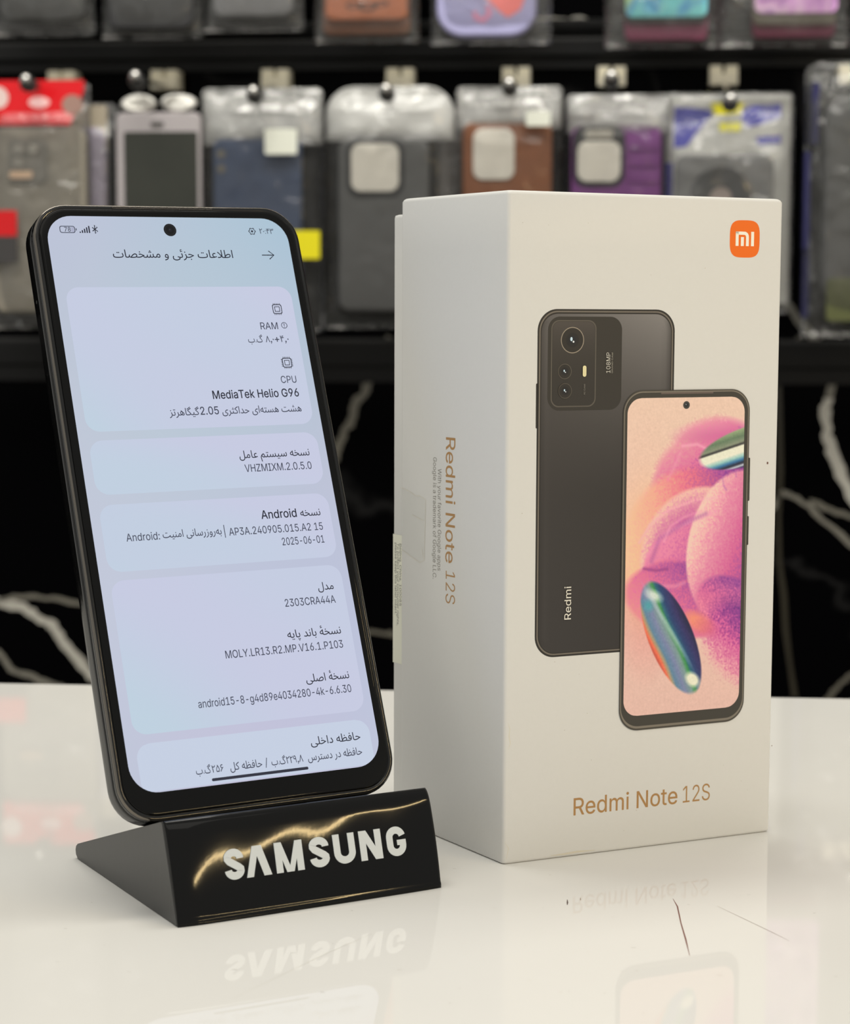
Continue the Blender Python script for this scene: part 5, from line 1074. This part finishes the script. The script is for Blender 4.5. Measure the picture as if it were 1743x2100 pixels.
# 5: brown case
o = pkg(-88, 316, 'brown leather look case with a pale camera opening in a clear bag')
bag(o, 88, 183, 9, M_FILM, 2.8, 36, 4, 17)
bag(o, 86, 34, 6, M_FILM_SHEEN, 3.0, 16, 4, 47, 'added_sheen_layer')  # extra whitened film painting the sheen of the bag top
caseobj(o, -37.6, -172, 35.3, -29, pm('brown_leather', lin(116, 66, 30), .55, bump=.4, bscale=160, vary=.12), (-28.8, -75.8, 5, -34.6), M_WIN, None)
slab(14.3, -33.4, 34.2, -21.5, -18.2, -17.6, 1.5, .1).build('sticker', pm('white_sticker', lin(214, 216, 204), .4), o)
# 6: purple case
o = pkg(1, 309, 'purple ribbed case with a pale camera opening in a clear bag')
bag(o, 86, 176, 9, M_FILM, 2.6, 34, 4, 18)
bag(o, 84, 32, 6, M_FILM_SHEEN, 3.0, 16, 4, 48, 'added_sheen_layer')  # added film too, sheen of the bag top put into its colour
m = slab(-38, -168, 35, -25, -9, 1, 9, 2.5)
m.build('phone_case', pm('purple_case', lin(104, 44, 112), .45), o)
for k in range(9): slab(8, -46 - k * 13, 33, -37 - k * 13, -10.2, -8.5, 2, .8).build('rib', MATS['purple_case'], o)
slab(-36.5, -74.7, 5.6, -25, -10.6, -7, 11, 1.2).build('camera_rim', MATS['black_rim'], o)
slab(-32.9, -70.7, 2, -38, -11.2, -9, 8, .6).build('camera_window', M_WIN, o)
slab(-27, -36, -4, -29, -11.2, -9.5, 3, .4).build('lens_ring', pm('grey_lens', lin(150, 146, 136), .3), o)
# 7: magnetic ring case with blue header card
o = pkg(90, 310, 'clear case with black ring under a blue white and yellow header card')
bag(o, 104, 178, 9, M_FILM_HAZY, 3.4, 46, 3, 19)
slab(-42.6, -177, 36, -50, -8, 0, 9, 2).build('phone_case', pm('smoky_case', lin(104, 104, 104), .25), o)
m = MB(); rr_o, rr_i = circ(-6, -85, 25, 40), circ(-6, -85, 9, 40)
m.loft([[(x, y, z) for x, z in rr_o] for y in (-8.2, -10)], False, False); m.loft([[(x, y, z) for x, z in rr_i] for y in (-8.2, -10)], False, False)
m.add([(x, -10, z) for x, z in rr_o + rr_i], [(i, (i + 1) % 40, 40 + (i + 1) % 40, 40 + i) for i in range(40)], None)
m.build('magnet_ring', pm('black_ring', lin(40, 40, 42), .35), o)
m = MB(); m.loft([[(x, y, z) for x, z in circ(-6, -85, 8.6, 24)] for y in (-8.2, -9.4)], smooth=False); m.build('ring_centre', pm('pinkish_grey', lin(150, 136, 130), .5), o)
hd = Sheet(lambda x, z, h: (x, 1.2 - h, z)); BL = lin(58, 58, 150, 1.1)
hd.poly([(-50, -170), (50, -170), (50, -1), (-50, -1)], lin(172, 172, 168)); hd.up(.3)
hd.poly([(-44, -44), (-44, -11), (-20, -13), (-12, -16), (-22, -28), (-34, -43)], BL); hd.poly([(10, -14), (18, -11), (42, -9), (42, -20), (24, -26), (16, -28), (10, -22)], BL)
hd.poly([(22, -36), (42, -34), (42, -41), (24, -42)], BL); hd.poly([(-50, -56), (-45, -56), (-45, -170), (-50, -170)], BL); hd.up(.3)
hd.poly([(-15, -8), (12, -8), (10, -17), (-12, -18)], lin(214, 206, 20, 1.1)); hd.poly([(-8, -24), (10, -24), (9, -31), (-7, -31)], lin(206, 200, 20, 1.1))
hd.build('header_card', M_CARDINK, o)
# 8: stack at right edge
o = pkg(202, 334, 'blue edged bag with a dark case at the right edge of the row')
bag(o, 103, 221, 20, M_FILM_HAZY, 2.0, 40, 10, 20)
slab(-36, -193, 46, -30, -16, -4, 16, 3).build('phone_case', pm('charcoal_case', lin(70, 70, 70), .4), o)
m = MB(); m.loft([[(14 + a, y, -120 + c) for a, c in circ(0, 0, 20, 36)] for y in (-15.5, -17.6)], smooth=False); m.build('ring_disc', pm('mauve_disc', lin(130, 120, 126), .4), o)
slab(-33, -208, 32, -173, -20, -18.8, 4, .4).build('sticker', pm('olive_label', lin(84, 88, 52), .5), o)
m = MB(); m.box(-51, -8, -150, -46.5, 14, -72); m.box(-46, -10, -66, -41, 12, -18); m.box(-50.5, -4, -205, -45.5, 14, -150)
m.build('header_card', pm('blue_card', lin(34, 34, 84), .4), o)

# top row: only the lower ends are in the picture
def toppkg(u, zb, w, label, hgt=170, seed=30, film=M_FILM_HAZY):
    o = pkg(u, zb + hgt, label, G_TOP); bag(o, w, hgt, 8, film, 1.8, 30, 4, seed); return o
M_BLK = pm('black_case', lin(42, 42, 44), .5)
o = toppkg(-474, 360, 84, 'dark grey case hanging in the top row at the far left corner', seed=31); caseobj(o, -37, 10 - 168, 37, -30, pm('graphite_case', lin(58, 58, 58), .5))
o = toppkg(-383, 357, 84, 'black case hanging in the top row second from the left', seed=32); caseobj(o, -36, -163, 36, -30, M_BLK)
o = toppkg(-298, 362, 82, 'light grey case hanging in the top row between black and tan cases', seed=33); caseobj(o, -33, -159, 33, -30, pm('light_grey_case', lin(118, 118, 120), .5))
o = toppkg(-205, 352, 86, 'tan leather case hanging in the top row', seed=34)
slab(-36, -164, 36, -30, -4, 2, 6, 2).build('phone_case', pm('tan_back', lin(112, 70, 46), .5), o)
slab(-33, -153, 34, -30, -10, -4, 7, 2).build('front_flap', pm('tan_leather', lin(176, 104, 66), .5, bump=.3, bscale=200), o)
m = Sheet(lambda x, z, h: (x, -10.2 - h, z))
for x, z, a in ((-10, -141, 6), (2, -142, 8), (13, -140, 6)): m.ringpoly(circ(x, z, a, 24, a * .45), circ(x, z, a * .55, 24, a * .2), lin(74, 52, 44))
m.build('emblem', M_CARDINK, o)
o = toppkg(-103, 350, 98, 'lavender case with a coral blob picture hanging in the top row', seed=35)
slab(-44, -165, 37, -30, -10, 1, 22, 3).build('phone_case', pm('lavender_case', lin(166, 164, 204), .45), o)
m = Sheet(lambda x, z, h: (x, -10.2 - h, z)); CO = lin(234, 128, 124, 1.1)
m.poly([(-12, -128), (4, -124), (20, -126), (28, -134), (24, -144), (14, -150), (8, -146), (0, -138)], CO)
m.stroke([(-2, -140), (-1, -147), (-6, -152), (-12, -150), (-13, -145)], 4.2, lin(216, 140, 170, 1.1)); m.build('picture', M_CARDINK, o)
def swirl_mat(name, stops, sc_):
    m = bpy.data.materials.new(name); m.use_nodes = True; nt = m.node_tree; p = nt.nodes['Principled BSDF']
    tc = nt.nodes.new('ShaderNodeTexCoord'); nz = nt.nodes.new('ShaderNodeTexNoise'); nz.inputs['Scale'].default_value = sc_; nz.inputs['Distortion'].default_value = 2.5; nz.inputs['Detail'].default_value = 1
    cr = nt.nodes.new('ShaderNodeValToRGB'); cr.color_ramp.elements[0].color = (*stops[0][1], 1); cr.color_ramp.elements[0].position = stops[0][0]
    cr.color_ramp.elements[1].color = (*stops[-1][1], 1); cr.color_ramp.elements[1].position = stops[-1][0]
    for q, c in stops[1:-1]: el = cr.color_ramp.elements.new(q); el.color = (*c, 1)
    nt.links.new(tc.outputs['Object'], nz.inputs['Vector']); nt.links.new(nz.outputs['Fac'], cr.inputs[0]); nt.links.new(cr.outputs[0], p.inputs['Base Color'])
    p.inputs['Roughness'].default_value = .3; return m
o = toppkg(35, 346, 92, 'teal and lime swirl case with a magenta end hanging in the top row', seed=36)
slab(-30, -165, 37, -30, -6, 2, 6, 2).build('phone_case', pm('magenta_case', lin(128, 60, 88), .4), o)
slab(-30, -152, 36, -30, -9.6, -6.2, 5, 1).build('black_border', M_BLK, o)
slab(-29.5, -147, 36, -30, -11, -9.4, 6, .6).build('picture', swirl_mat('teal_swirl', [(.3, lin(90, 190, 200)), (.45, lin(120, 200, 200)), (.55, lin(70, 150, 200)), (.65, lin(190, 220, 110))], 14), o)
o = toppkg(133, 346, 104, 'pink and purple swirl case with a crimson end hanging in the top row', seed=37)
slab(-26, -164, 40, -30, -6, 2, 6, 2).build('phone_case', pm('crimson_case', lin(110, 34, 66), .4), o)
slab(-26, -154, 40, -30, -9.6, -6.2, 5, 1).build('taupe_border', pm('taupe_border', lin(96, 90, 78), .4), o)
slab(-24.5, -145, 41, -30, -11, -9.4, 6, .6).build('picture', swirl_mat('pink_swirl', [(.3, lin(150, 90, 170)), (.45, lin(214, 160, 216)), (.55, lin(232, 200, 226)), (.68, lin(170, 110, 190))], 16), o)
